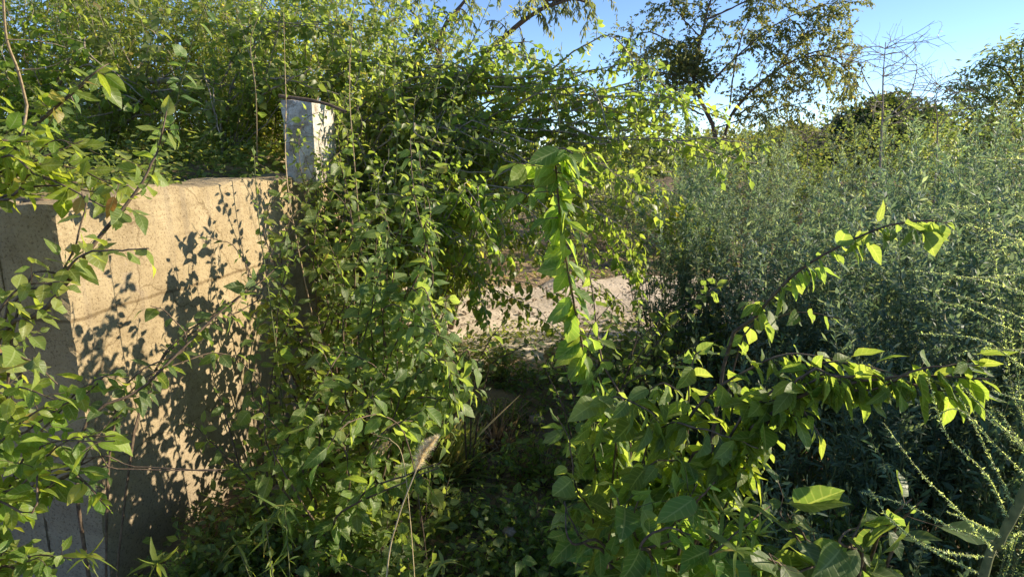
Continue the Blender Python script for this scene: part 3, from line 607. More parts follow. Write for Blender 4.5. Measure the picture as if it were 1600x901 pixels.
middle('bushy shrub crowding against the white post', root(-1.05, 5.1), [
    ('u', (540, 250, 4.4), (545, 140, 4.2), (550, 20, 4.1)), ('u', (590, 260, 4.4), (600, 130, 4.3), (620, 10, 4.2)),
    ('u', (560, 280, 4.4), (520, 170, 4.35), (490, 60, 4.4)), ('u', (560, 330, 4.3), (540, 230, 4.2), (520, 150, 4.1)),
    ('h', (580, 300, 4.4), (600, 200, 4.2), (666, 197, 4.1), (733, 213, 4.0), (800, 250, 4.0)),
    ('h', (570, 300, 4.5), (540, 200, 4.4), (620, 130, 4.3), (700, 120, 4.3)),
    ('u', (600, 330, 4.3), (640, 240, 4.1), (650, 150, 4.1)), ('d', (560, 300, 4.3), (520, 300, 4.0), (515, 380, 3.9)), ('h', (620, 320, 4.3), (680, 230, 4.2), (740, 250, 4.1), (790, 300, 4.1)), ('u', (560, 400, 4.3), (540, 340, 4.1), (530, 280, 4.0)),
    ('d', (600, 340, 4.3), (560, 320, 4.1), (530, 360, 4.0), (520, 420, 4.0)), ('d', (620, 330, 4.3), (640, 320, 4.1), (660, 380, 4.0), (665, 440, 4.0))], shift=.42)
middle('tall leafy shrub filling the sky behind the white post', root(-1.75, 5.3), [
    ('u', (470, 180, 5.2), (450, 80, 5.1), (440, -30, 5.0)), ('u', (500, 180, 5.2), (520, 80, 5.0), (530, -40, 5.0)),
    ('u', (500, 180, 5.2), (570, 90, 5.0), (590, -20, 5.0)), ('u', (520, 200, 5.2), (620, 110, 5.1), (660, 10, 5.0)),
    ('h', (480, 170, 5.2), (520, 110, 5.1), (600, 90, 5.0), (690, 110, 4.9)), ('h', (470, 160, 5.3), (430, 110, 5.2), (380, 90, 5.1)),
    ('u', (460, 190, 5.3), (400, 90, 5.2), (390, -20, 5.1)), ('u', (480, 190, 5.2), (480, 60, 5.1), (500, -40, 5.0)),
    ('h', (520, 200, 5.2), (600, 150, 5.1), (700, 160, 5.0), (780, 190, 4.9)), ('h', (520, 200, 5.2), (640, 180, 5.0), (760, 130, 4.9), (840, 120, 4.9))], dens=11)
middle('broad sunlit shrub with small leaves filling the middle between the post and the airy tree', root(-.55, 5.5), [
    ('h', (720, 300, 5.2), (760, 200, 5.0), (840, 140, 4.9), (930, 150, 4.8)), ('h', (720, 300, 5.2), (780, 230, 5.0), (880, 200, 4.8), (980, 190, 4.7), (1060, 200, 4.7)),
    ('h', (720, 300, 5.1), (800, 260, 4.9), (900, 230, 4.8), (1000, 240, 4.7)), ('u', (700, 300, 5.2), (690, 190, 5.1), (700, 90, 5.0)), ('u', (700, 300, 5.2), (740, 180, 5.1), (760, 90, 5.0)),
    ('h', (700, 320, 5.1), (760, 290, 4.9), (850, 290, 4.8), (940, 310, 4.7)), ('u', (700, 320, 5.2), (660, 240, 5.1), (640, 160, 5.0)), ('u', (700, 300, 5.3), (800, 200, 5.2), (830, 130, 5.2)),
    ('d', (700, 340, 5.0), (740, 330, 4.8), (790, 370, 4.7), (820, 420, 4.7)), ('h', (720, 320, 5.3), (860, 250, 5.4), (960, 260, 5.5), (1040, 260, 5.5))], dens=11)
middle('leafy shrub leaning over the gap below the white post', root(-1.0, 4.55), [
    ('u', (560, 420, 4.2), (570, 330, 4.1), (600, 250, 4.1)), ('d', (580, 400, 4.2), (610, 330, 4.0), (650, 340, 3.9), (680, 400, 3.8)), ('u', (580, 420, 4.2), (620, 320, 4.1), (680, 260, 4.1)),
    ('d', (580, 420, 4.2), (620, 380, 4.0), (660, 400, 3.9), (690, 470, 3.8))], dens=9)
hero('climbing_shrub', 'thin leafy climber growing up over the face and corner of the white post', root(-1.12, 4.0), [
    (dict(size=.043, key='mid', dens=20, tl=(.04, .14), f0=.4, r=.003), [(500, 330, 4.0), (505, 270, 4.02), (498, 215, 4.05), (515, 165, 4.1)]),
    (dict(size=.043, key='mid', dens=20, tl=(.04, .14), f0=.4, r=.003), [(500, 330, 4.0), (530, 270, 4.0), (528, 200, 4.05), (540, 150, 4.1)]),
    (dict(size=.038, key='mid', dens=13, tl=(.04, .12), f0=.4, r=.002), [(500, 330, 4.0), (480, 285, 4.0), (462, 250, 4.02), (452, 200, 4.05)]),
    (dict(size=.04, key='mid', dens=8, tl=(.04, .16), f0=.4, r=.003), [(500, 330, 4.0), (470, 290, 3.95), (430, 270, 3.95), (400, 262, 3.95)])], lm='midshrub', cat='climber', grp='climbers', rep=2)
LBk = dict(key='mid:c', size=.062, spacing=.026, ang=58, droop=.4, bias=.8, n=5)
middle('leafy shrub with larger lit leaves on the bank just left of the white post', root(-2.2, 4.9), [
    ('u', (380, 180, 4.9), (370, 90, 4.8), (350, 0, 4.7)), ('u', (380, 180, 4.9), (420, 100, 4.8), (440, 10, 4.7)), ('h', (380, 160, 4.9), (420, 130, 4.7), (450, 120, 4.5), (480, 130, 4.4)),
    ('h', (360, 150, 4.9), (400, 70, 4.8), (470, 40, 4.7), (540, 60, 4.6))], dens=8, leaf=LBk)
middle('leafy shrub with larger lit leaves under the fallen limb on the bank', root(-3.3, 4.9), [
    ('u', (200, 190, 4.9), (180, 90, 4.7), (150, 10, 4.6)), ('u', (200, 190, 4.9), (230, 100, 4.7), (220, 20, 4.6)), ('h', (200, 170, 4.8), (260, 140, 4.6), (310, 150, 4.5), (340, 180, 4.4)),
    ('h', (190, 190, 4.8), (130, 150, 4.6), (80, 160, 4.5))], dens=8, leaf=LBk)
middle('leafy shrub with larger lit leaves in the upper left corner of the brush', root(-4.0, 4.9), [
    ('u', (60, 190, 4.9), (60, 90, 4.7), (90, 0, 4.6)), ('u', (60, 190, 4.9), (20, 100, 4.7), (10, 10, 4.6)), ('h', (60, 180, 4.9), (110, 110, 4.7), (170, 110, 4.6), (220, 150, 4.5))], dens=8, leaf=LBk)
middle('shrub with drooping sprays hanging before the left part of the dirt road', root(-.75, 4.75), [
    ('d', (680, 380, 4.2), (720, 300, 4.0), (770, 360, 3.9), (790, 430, 3.8)), ('d', (680, 380, 4.2), (710, 360, 4.0), (740, 420, 3.9), (760, 490, 3.8)),
    ('d', (690, 360, 4.3), (760, 300, 4.1), (840, 340, 4.0), (870, 400, 3.9)), ('u', (680, 400, 4.3), (690, 320, 4.1), (720, 250, 4.0)), ('d', (690, 360, 4.3), (800, 290, 4.2), (910, 330, 4.1), (960, 400, 4.0), (990, 450, 4.0))], dens=9)
# bare rods lying in front of the post
p = Plant(P(440, 152, 4.0)); p.tube(catmull([P(436, 150, 4.0), P(500, 160, 3.98), P(541, 175, 3.95)], 8), .011, .009, 7)
e = p.finish('bare_branch', 'thick broken brown branch lying across the top of the white post', 'branch', bark=B['brown'], wname='limb')
p = Plant(P(300, 130, 5.3)); p.tube(catmull([P(120, 132, 5.5), P(190, 127, 5.35), P(250, 126, 5.3), P(310, 124, 5.3), P(370, 138, 5.2)], 16), .034, .016, 8)
p.twig(P(310, 124, 5.3), (1, 0, .2), .6, .008, None, 0, 0); p.twig(P(250, 126, 5.3), (1, -.3, .6), .5, .006, None, 0, 0)
p.finish('fallen_log', 'long grey fallen limb lying level in the brush on the bank', 'log', bark=B['grey'], wname='limb')

# tall upright shoots rising above the horizontal shrub
def shoot(label, base, pts, size=.06, sp=.035, lm='broad', bark='green', r=.004, key='near', ang=62, droop=.35, f0=.25, dens=0, tl=(.06, .16), bias=.7, cat='shoot', grp='single leafy shoots', name='leafy_shoot'):
    p = Plant(base); q = catmull([base] + [P(*a) for a in pts], 18); p.tube(q, r, .0012, 5)
    p.along(q, key, size, sp, f0=f0, ang=ang, droop=droop, bias=bias, endscale=.5)
    if dens: p.stem(q[::3], r * .9, .001, dens=dens, f0=f0, tl=tl, leaf=dict(key=key, size=size * .85, spacing=sp, ang=ang, droop=droop, bias=bias), own=False)
    return p.finish(name, label, cat, grp, bark=B[bark], leafm=L[lm])
shoot('thin upright shoot poking into open sky above the level stems', root(-.75, 4.9), [(850, 260, 4.2), (868, 150, 4.0), (878, 66, 3.9)], size=.05, sp=.05, f0=.72, r=.004)
shoot('tall leafy shoot leaning right below the feathery tree', root(-1.0, 4.9), [(690, 250, 4.1), (715, 120, 3.9), (750, 40, 3.8), (775, -20, 3.7)], size=.066, f0=.35, dens=8)
shoot('leafy shoot with broad lit leaves left of the feathery tree', root(-1.1, 4.8), [(655, 250, 4.0), (690, 110, 3.8), (735, 10, 3.7)], size=.064, f0=.35, dens=8)
shoot('straight pale shoot rising beside the tall shrub left of the sky', root(-1.0, 4.7), [(620, 240, 3.9), (615, 130, 3.7), (628, -10, 3.6)], size=.062, f0=.35, dens=6)
shoot('straight pale shoot rising right in front of the white post', root(-1.0, 4.3), [(555, 270, 3.6), (546, 130, 3.5), (555, -20, 3.4)], size=.058, f0=.3, dens=5, bark='pale')
shoot('slender shoot passing left of the white post', root(-1.15, 3.9), [(455, 330, 3.6), (447, 160, 3.6), (443, 20, 3.6)], size=.05, f0=.45, dens=4, bark='pale', sp=.05)
shoot('thin grey shoot standing between the post and the fine brush', root(-1.75, 4.4), [(400, 150, 4.0), (392, 60, 3.9), (425, -10, 3.8)], size=.05, f0=.4, dens=5, bark='pale', sp=.04)

# ------------------------------------------------------------------ foreground plants
gL = lambda px, Y: gl(px, Y)
# cascade in front of the end of the wall
hero('leafy_shrub', 'dense shrub of small oval leaves hanging over the far end of the sunlit wall', root(-1.05, 3.6), [
    ({}, [(500, 520, 3.3), (490, 400, 3.2), (500, 320, 3.2)]), ({}, [(480, 560, 3.2), (440, 450, 3.1), (450, 350, 3.1), (480, 320, 3.1)]),
    ({}, [(540, 500, 3.4), (560, 400, 3.2), (590, 320, 3.1)]), ({}, [(520, 560, 3.2), (540, 460, 3.1), (520, 400, 3.0)]),
    ({}, [(500, 600, 3.1), (460, 520, 3.0), (420, 480, 3.0)]), ({}, [(520, 480, 3.5), (530, 380, 3.4), (540, 300, 3.4), (530, 250, 3.4)]),
    ({}, [(560, 560, 3.3), (600, 480, 3.2), (620, 430, 3.2)])], rep=2)
hero('leafy_shrub', 'shrub of pale oval leaves standing in the middle ground left of the dirt road', root(-.62, 3.1), [
    (dict(droop=.7), [(600, 560, 2.8), (615, 430, 2.7), (640, 310, 2.6)]), (dict(droop=.7), [(640, 560, 2.8), (660, 440, 2.7), (665, 340, 2.7), (655, 240, 2.8)]),
    (dict(droop=.7), [(570, 600, 2.8), (560, 500, 2.7), (575, 420, 2.6)]), (dict(droop=.7), [(660, 600, 2.7), (690, 500, 2.6), (700, 460, 2.6)]),
    (dict(droop=.7), [(620, 620, 2.7), (640, 540, 2.5), (690, 530, 2.4)]), (dict(droop=.7), [(600, 640, 2.6), (570, 580, 2.5), (520, 560, 2.4)]),
    (dict(droop=.7), [(600, 520, 2.9), (590, 420, 2.9), (600, 350, 2.9)]), (dict(droop=.7), [(640, 640, 2.6), (700, 600, 2.5), (720, 600, 2.5)]),
    (dict(droop=.8), [(660, 640, 2.6), (690, 560, 2.4), (715, 640, 2.3)]), (dict(droop=.8), [(620, 560, 2.7), (640, 450, 2.6), (680, 520, 2.4)])], rep=2)
hero('leafy_shrub', 'leafy shrub spilling down in the half shade right of the wall foot', root(-.8, 2.65), [
    ({}, [(480, 760, 2.3), (470, 660, 2.2), (500, 600, 2.1)]), ({}, [(540, 760, 2.3), (550, 660, 2.2), (600, 600, 2.1)]),
    ({}, [(560, 760, 2.3), (600, 680, 2.2), (660, 640, 2.2)]), ({}, [(460, 780, 2.3), (420, 700, 2.2), (410, 620, 2.2)]),
    ({}, [(500, 700, 2.3), (520, 600, 2.3), (500, 540, 2.3)]), ({}, [(560, 740, 2.4), (620, 640, 2.4), (620, 560, 2.4)]),
    ({}, [(560, 780, 2.1), (640, 740, 2.0), (690, 720, 2.0)]), ({}, [(470, 800, 2.2), (430, 740, 2.1), (440, 680, 2.1)])], rep=1)
hero('leafy_shrub', 'light green sprig with long pointed leaves hanging in front of the dark leaves', P(640, 600, 2.0) * [1, 1, 0] + [.0, .25, 0], [
    (dict(dens=0, r=.0025, f0=.6, sp=.028, size=.075, droop=.3, own=True, bias=.8), [(640, 700, 2.0), (600, 650, 1.9), (545, 660, 1.75), (510, 700, 1.7), (492, 735, 1.68)])], rep=0, lm='glow')
# branches crossing the face of the wall
hero('leafy_branch_shrub', 'shrub with one long diagonal branch crossing in front of the sunlit wall', gL(60, 2.0), [
    (dict(r=.007, f0=.45, dens=8, tl=(.08, .28), size=.058, up=.25), [(120, 700, 2.0), (230, 600, 2.1), (333, 497, 2.25), (410, 437, 2.4), (480, 383, 2.55)]),
    (dict(r=.004, f0=.45, dens=8, tl=(.05, .16), size=.058), [(180, 640, 2.1), (290, 545, 2.2), (262, 490, 2.2), (235, 478, 2.2)]),
    (dict(r=.004, f0=.55, dens=6, tl=(.05, .16), size=.058), [(230, 600, 2.2), (380, 460, 2.4), (370, 390, 2.5), (325, 370, 2.5)]),
    (dict(r=.004, f0=.6, dens=6, tl=(.05, .2), size=.06), [(230, 600, 2.2), (400, 470, 2.5), (420, 400, 2.6), (470, 350, 2.6)]),
    (dict(r=.004, f0=.5, dens=5, tl=(.05, .16), size=.06), [(180, 660, 2.1), (300, 560, 2.3), (370, 560, 2.4), (420, 620, 2.4)])], rep=0)
shoot('slim straight sprout with paired leaves standing in front of the wall rim', root(-1.12, 2.95), [(428, 520, 2.75), (405, 350, 2.72), (396, 228, 2.72)], size=.05, sp=.036, f0=.62, droop=.15, ang=70)
hero('leafy_branch_shrub', 'shrub hugging the wall with round leaves and a shadow beside each', root(-1.18, 2.85), [
    (dict(size=.06), [(410, 700, 2.6), (390, 580, 2.6), (400, 500, 2.6)]), (dict(size=.06), [(380, 740, 2.5), (350, 640, 2.5), (330, 600, 2.5)]),
    (dict(size=.06), [(400, 760, 2.4), (340, 700, 2.35), (300, 660, 2.3)]), (dict(size=.06), [(420, 660, 2.7), (430, 560, 2.7), (460, 480, 2.7)]),
    (dict(size=.06), [(430, 560, 2.8), (440, 450, 2.8), (460, 380, 2.85)])], rep=0)
p = Plant(P(180, 296, 1.62)); p.tube(np.array([P(186, 288, 1.66), P(182, 300, 1.63), P(178, 308, 1.62)]), .0012, .0008, 4)
p.add('near', P(180, 304, 1.62)[None], nrm(P(166, 340, 1.62) - P(180, 304, 1.62))[None], nrm(np.array([[.6, -.7, .3]])), np.array([.06]))
p.finish('dry_leaf', 'single curled brown dead leaf hanging in front of the wall rim', 'leaf', bark=B['brown'], leafm=leafmat('leaf_dead', [(0, (.33, .15, .06)), (1, (.40, .20, .09))], trans=(.6, .3, .12), tf=.3), wname='leaf_stalk', lname='blade', curl=.5, fold=.7)
# the big yellowing plant on the left edge
hero('yellowing_sapling', 'sapling with a thick slanting stem and yellowing leaves at the left edge', gL(-180, 1.75), [
    (dict(r=.009, f0=.3, dens=9, tl=(.06, .2), size=.055, sp=.02, up=.2), [(-20, 600, 1.6), (75, 480, 1.6), (150, 378, 1.65), (212, 300, 1.7), (245, 240, 1.72), (262, 165, 1.75)]),
    (dict(r=.005, f0=.6, dens=10, tl=(.05, .14), size=.062, up=.1), [(-10, 560, 1.6), (90, 440, 1.6), (130, 398, 1.55), (190, 392, 1.5), (232, 388, 1.45)]),
    (dict(r=.005, f0=.4, dens=10, tl=(.06, .18), size=.056, sp=.019), [(-60, 600, 1.5), (-10, 500, 1.4), (30, 450, 1.4), (100, 440, 1.4)]),
    (dict(r=.005, f0=.4, dens=10, tl=(.06, .18), size=.056, sp=.019), [(-80, 620, 1.4), (-20, 560, 1.3), (40, 560, 1.25), (90, 600, 1.25)]),
    (dict(r=.004, f0=.5, dens=7, tl=(.05, .14), size=.06), [(20, 520, 1.6), (100, 420, 1.6), (132, 330, 1.6), (128, 300, 1.6)])], lm='yellow', rep=0)
hero('yellowing_sapling', 'lower left sapling whose dark level branch runs out over the shaded wall end', gL(-250, 1.7), [
    (dict(r=.005, f0=.35, dens=12, tl=(.06, .2), size=.06, own=False), [(-60, 830, 1.55), (70, 742, 1.5), (130, 717, 1.5)]),
    (dict(r=.003, f0=.62, dens=1.5, tl=(.04, .1), size=.05, own=False), [(-60, 830, 1.55), (130, 717, 1.5), (210, 728, 1.5), (340, 735, 1.5)]),
    (dict(r=.004, f0=.4, dens=14, tl=(.05, .16), size=.052, sp=.019), [(-40, 780, 1.5), (60, 660, 1.45), (140, 610, 1.45), (160, 590, 1.45)]),
    (dict(r=.004, f0=.4, dens=14, tl=(.05, .16), size=.052, sp=.019), [(-60, 760, 1.4), (0, 690, 1.35), (60, 640, 1.3), (90, 640, 1.3)]),
    (dict(r=.004, f0=.4, dens=12, tl=(.05, .18), size=.062), [(-50, 820, 1.45), (30, 760, 1.4), (100, 690, 1.4), (180, 680, 1.4)]),
    (dict(r=.004, f0=.4, dens=10, tl=(.05, .16), size=.06), [(-50, 860, 1.5), (40, 790, 1.5), (110, 740, 1.5), (160, 780, 1.5)])], lm='yellow', rep=1)
hero('leafy_shrub', 'round-leaved shrub spreading over the left end of the wall top', gL(-330, 2.2), [
    (dict(size=.062, sp=.02, dens=13, tl=(.08, .26), f0=.5), [(-120, 360, 2.1), (-20, 250, 2.1), (60, 200, 2.1)]),
    (dict(size=.062, sp=.02, dens=13, tl=(.08, .26), f0=.5), [(-120, 380, 2.0), (0, 270, 2.0), (100, 260, 2.0), (180, 290, 2.0)]),
    (dict(size=.07, dens=11, tl=(.08, .22), f0=.5), [(-120, 380, 2.0), (-10, 300, 2.0), (60, 250, 2.05), (130, 220, 2.1)]),
    (dict(size=.07, dens=9, tl=(.06, .18), f0=.6), [(-120, 400, 1.9), (0, 310, 1.9), (80, 290, 1.9), (150, 300, 1.9), (200, 290, 1.9)]),
    (dict(size=.07, dens=8, tl=(.05, .16), f0=.65), [(-110, 330, 2.2), (40, 210, 2.2), (110, 150, 2.2), (160, 105, 2.2)])], lm='yellow')
shoot('upper left sprig of large soft pale leaves crossing the fine brush', root(-2.6, 4.0), [(250, 230, 2.9), (283, 130, 2.6), (305, 50, 2.4), (338, -30, 2.3)], size=.085, sp=.035, f0=.55, droop=.3, ang=70)
shoot('sprig of big shaded grey-green leaves at the upper left corner', root(-3.2, 4.2), [(60, 220, 3.0), (100, 160, 2.6), (140, 110, 2.4), (180, 105, 2.3)], size=.09, sp=.045, f0=.6, droop=.3)
shoot('thin stem carrying a few large yellow leaves above the wall rim', root(-1.95, 3.2), [(235, 280, 2.6), (247, 220, 2.3), (262, 150, 2.2)], size=.085, sp=.05, f0=.45, lm='yellow', droop=.2)
p = Plant(P(42, 160, 3.4)); p.tube(catmull([P(42, 165, 3.4), P(28, 110, 3.3), P(10, 60, 3.2), P(4, -20, 3.1)], 14), .007, .005, 6)
p.twig(P(28, 110, 3.3), (1, 0, .15), .3, .003, None, 0, 0); p.twig(P(12, 62, 3.2), (1, .2, .1), .25, .003, None, 0, 0)
p.base = root(-2.66, 3.4); p.tube(catmull([root(-2.66, 3.4), P(42, 165, 3.4)], 4), .008, .007, 6)
p.finish('bare_sapling', 'pale brown bare curved stem at the far left in front of the bank brush', 'sapling', bark=B['pale'])

# drooping bright shoot in the centre
p = Plant(gL(985, 1.95)); c = catmull([p.base, P(965, 720, 1.85), P(925, 600, 1.8), P(898, 480, 1.75), P(878, 360, 1.7), P(868, 250, 1.65), P(878, 232, 1.6), P(895, 240, 1.55)], 40)
p.tube(c, .005, .002, 6)
p.along(c, 'near', .056, .0095, f0=.45, ang=65, droop=1.2, bias=1.5, var=.35, jit=.5, endscale=1.25)
p.along(c, 'near', .075, .030, f0=.2, ang=60, droop=1.1, bias=.5, var=.25)
for (x, y, d, Ln) in [(866, 262, (-1, 0, .1), .11), (868, 300, (-1, 0, 0), .13), (872, 340, (-.9, 0, .1), .10), (885, 250, (1, 0, .2), .09), (868, 270, (.9, -.3, 0), .1), (905, 520, (1, 0, -.1), .12)]:
    p.twig(P(x, y, 1.66), d, Ln, .0016, 'near', .062, .018, droop=.85, bias=1.6, ang=50, n=5)
for (pts) in [[(985, 700, 1.85), (940, 560, 1.9), (925, 450, 1.95), (905, 360, 2.0)]]:
    p.stem([p.base] + [P(*q) for q in pts], .005, .0015, dens=5, f0=.4, tl=(.05, .12), leaf=dict(key='near', size=.055, spacing=.03, ang=60, droop=.9, bias=.5, n=5))
p.finish('drooping_shoot', 'tall bright shoot with long backlit leaves drooping in a hanging column before the dirt road', 'shrub', 'broad-leaved shrubs in the foreground', bark=B['brown'], leafm=L['glow'])

# bright backlit branches on the right
HR = dict(droop=.9, size=.070, sp=.0125, r=.004, dens=11, tl=(.05, .12), bias=2.0, f0=.5)
hero('leafy_shrub', 'shrub with a long low branch of glowing backlit leaves reaching to the right', gL(1010, 1.75), [
    (dict(HR, r=.008, f0=.5, dens=15, tl=(.05,.11)), [(1060, 760, 1.6), (1130, 700, 1.5), (1200, 650, 1.42), (1262, 612, 1.38), (1330, 598, 1.36), (1400, 588, 1.34), (1480, 588, 1.32), (1545, 592, 1.3)]),
    (dict(HR, f0=.5, r=.006), [(1040, 760, 1.65), (1085, 640, 1.55), (1160, 582, 1.5), (1230, 553, 1.45), (1300, 560, 1.42)]),
    (dict(HR, f0=.55), [(1130, 700, 1.5), (1230, 625, 1.42), (1275, 570, 1.4), (1340, 570, 1.38), (1400, 585, 1.36)]),
    (dict(HR, f0=.6), [(1150, 690, 1.5), (1240, 640, 1.4), (1265, 655, 1.38), (1282, 685, 1.36)]),
    (dict(HR, f0=.6), [(1200, 660, 1.42), (1360, 610, 1.35), (1440, 575, 1.3), (1530, 570, 1.28)]),
    (dict(HR, f0=.6, dens=13), [(1200, 655, 1.42), (1320, 590, 1.36), (1400, 595, 1.34), (1470, 610, 1.32), (1540, 615, 1.3)]),
    (dict(HR, f0=.6, dens=13), [(1160, 680, 1.48), (1250, 600, 1.42), (1300, 585, 1.4), (1350, 600, 1.38), (1390, 610, 1.37)])], rep=0, lm='glow')
hero('leafy_shrub', 'shrub with hanging lit leaves just left of the long glowing branch', gL(960, 1.9), [
    (dict(HR, f0=.5, size=.08), [(1000, 740, 1.7), (1040, 665, 1.55), (1090, 668, 1.48), (1140, 682, 1.42), (1185, 700, 1.38)]),
    (dict(HR, f0=.5, size=.075), [(960, 720, 1.8), (985, 640, 1.65), (1030, 600, 1.55), (1060, 610, 1.5)]),
    (dict(HR, f0=.5, size=.075), [(930, 740, 1.8), (925, 660, 1.7), (960, 620, 1.6), (1010, 640, 1.5), (1030, 660, 1.5)]),
    (dict(HR, f0=.4, size=.07), [(980, 800, 1.7), (1010, 730, 1.6), (1060, 720, 1.5), (1090, 740, 1.45)]),
    (dict(HR, f0=.5, size=.07), [(1020, 800, 1.7), (1070, 700, 1.6), (1075, 620, 1.6), (1085, 560, 1.6), (1100, 545, 1.6)]),
    (dict(HR, f0=.4, size=.075), [(930, 840, 1.7), (900, 760, 1.6), (890, 690, 1.6), (870, 650, 1.6)])], rep=0, lm='glow')
hero('leafy_shrub', 'bush of large drooping dull green leaves below the glowing branch', gL(1030, 1.6), [
    (dict(size=.08, droop=.9, dens=9, f0=.3), [(1000, 885, 1.45), (980, 825, 1.4), (960, 765, 1.4)]),
    (dict(size=.08, droop=.9, dens=9, f0=.3), [(1060, 875, 1.45), (1060, 815, 1.4), (1090, 755, 1.35)]),
    (dict(size=.08, droop=.9, dens=9, f0=.3), [(1100, 885, 1.4), (1120, 845, 1.35), (1150, 815, 1.3)]),
    (dict(size=.08, droop=.9, dens=9, f0=.3), [(960, 905, 1.5), (910, 845, 1.45), (880, 785, 1.45)]),
    (dict(size=.08, droop=.9, dens=8, f0=.3), [(1020, 905, 1.4), (1000, 855, 1.3), (1040, 825, 1.3), (1080, 835, 1.25)])])
hero('leafy_shrub', 'shrub with a raised branch of sunlit hanging leaves against the grey-green thicket', gL(1120, 2.5), [
    (dict(HR, r=.008, f0=.66, size=.085, dens=9), [(1130, 570, 2.3), (1180, 495, 2.2), (1240, 430, 2.1), (1310, 385, 2.0), (1390, 352, 1.95), (1450, 345, 1.9), (1490, 350, 1.88)]),
    (dict(HR, r=.004, f0=.72, size=.085, sp=.03, dens=5), [(1150, 560, 2.3), (1210, 500, 2.2), (1260, 488, 2.1), (1320, 500, 2.05)])], rep=0, lm='glow')
hero('leafy_shrub', 'shrub with very large dim leaves deep in the lower right shade', gL(1330, 1.55), [
    (dict(size=.10, droop=.6, sp=.04, dens=6, f0=.3), [(1300, 912, 1.4), (1260, 842, 1.35), (1230, 802, 1.3)]),
    (dict(size=.10, droop=.6, sp=.04, dens=6, f0=.3), [(1380, 892, 1.4), (1400, 822, 1.35), (1440, 782, 1.3)]),
    (dict(size=.10, droop=.6, sp=.04, dens=6, f0=.3), [(1340, 902, 1.35), (1330, 852, 1.3), (1350, 802, 1.3)]),
    (dict(size=.10, droop=.6, sp=.04, dens=6, f0=.3), [(1300, 922, 1.35), (1240, 892, 1.25), (1200, 872, 1.2)])])
hero('leafy_shrub', 'dark leafy shrub with its leaves cut out against the pale dirt road', root(.42, 3.4), [
    (dict(size=.06, dens=8), [(930, 600, 3.2), (950, 520, 3.1), (960, 470, 3.1)]), (dict(size=.06, dens=8), [(960, 620, 3.2), (1010, 540, 3.1), (1050, 480, 3.1)]),
    (dict(size=.06, dens=8), [(960, 620, 3.1), (1040, 570, 3.0), (1110, 520, 3.0)]), (dict(size=.06, dens=8), [(900, 640, 3.1), (880, 560, 3.1), (890, 520, 3.1)]),
    (dict(size=.06, dens=8), [(980, 600, 3.3), (1060, 500, 3.3), (1130, 440, 3.3)])])
hero('leafy_shrub', 'spindly low shrub with separate round leaves before the near edge of the dirt road', root(-.25, 3.3), [
    (dict(size=.06, dens=3, f0=.5), [(740, 600, 3.1), (760, 540, 3.0), (790, 500, 3.0)]), (dict(size=.06, dens=3, f0=.5), [(760, 590, 3.1), (800, 550, 3.0), (850, 530, 3.0)]),
    (dict(size=.06, dens=4, f0=.3), [(720, 600, 3.1), (700, 550, 3.0), (720, 510, 3.0)])], rep=0)

# ------------------------------------------------------------------ spiny stems at the right edge
p = Plant(gL(1540, 1.0)); tr = catmull([p.base, P(1525, 940, .98), P(1560, 850, .97), P(1600, 770, .96), P(1650, 650, .96), P(1680, 450, .98), P(1690, 200, 1.0)], 30)
p.tube(tr, .0095, .005, 8)
def frond(a, b, c, d=None):
    q = catmull([P(*a), P(*b), P(*c)] + ([P(*d)] if d else []), 22); p.tube(q, .0011, .0006, 4)
    p.along(q, 'lfar:s', .0039, .0013, f0=.08, ang=38, droop=0, bias=.1, jit=.45, var=.5, pinnate=True)
for f_ in [((1640, 470, .97), (1560, 445, .9), (1500, 432, .88), (1420, 422, .87)), ((1640, 420, .97), (1560, 432, .92), (1480, 436, .9), (1418, 455, .9)),
           ((1690, 300, 1.0), (1600, 300, .95), (1530, 322, .92), (1440, 328, .9)), ((1690, 260, 1.0), (1600, 250, .95), (1560, 248, .93), (1515, 245, .93)),
           ((1680, 500, .98), (1600, 520, .92), (1500, 478, .9), (1430, 470, .9)), ((1660, 560, .96), (1600, 500, .9), (1520, 470, .88), (1465, 450, .88)),
           ((1680, 400, .98), (1600, 378, .93), (1540, 360, .9), (1500, 350, .9)), ((1680, 430, .98), (1610, 380, .93), (1560, 390, .9), (1520, 393, .9)),
           ((1660, 620, .96), (1580, 560, .9), (1530, 530, .88), (1430, 520, .88)), ((1660, 530, .96), (1600, 545, .9), (1540, 545, .88), (1480, 555, .88)),
           ((1640, 720, .95), (1580, 680, .9), (1540, 640, .88), (1500, 600, .88)), ((1620, 760, .95), (1560, 700, .9), (1500, 640, .88), (1452, 655, .88)),
           ((1560, 850, .97), (1480, 820, .9), (1420, 790, .88), (1345, 768, .86)), ((1550, 870, .97), (1470, 860, .9), (1400, 820, .88), (1360, 765, .86)),
           ((1580, 820, .97), (1540, 740, .9), (1480, 680, .88), (1450, 590, .88)), ((1590, 800, .97), (1540, 700, .92), (1500, 620, .9)),
           ((1560, 870, .97), (1500, 800, .9), (1440, 740, .86), (1380, 660, .86)), ((1540, 900, .98), (1440, 850, .9), (1380, 800, .86)),
           ((1600, 790, .96), (1620, 740, .9), (1600, 700, .86), (1560, 640, .84)), ((1560, 860, .97), (1600, 830, .9), (1640, 820, .86)),
           ((1570, 840, .97), (1520, 815, .9), (1480, 800, .88)), ((1680, 620, .96), (1620, 630, .9), (1550, 610, .88)), ((1680, 330, 1.0), (1600, 340, .95), (1530, 380, .93), (1450, 420, .92))]:
    frond(*f_)
p.finish('spiny_sapling', 'thick green stem with many thin bristly arching fronds at the right edge', 'sapling', bark=B['green'], leafm=L['frond'], wname='stem', lname='fronds')
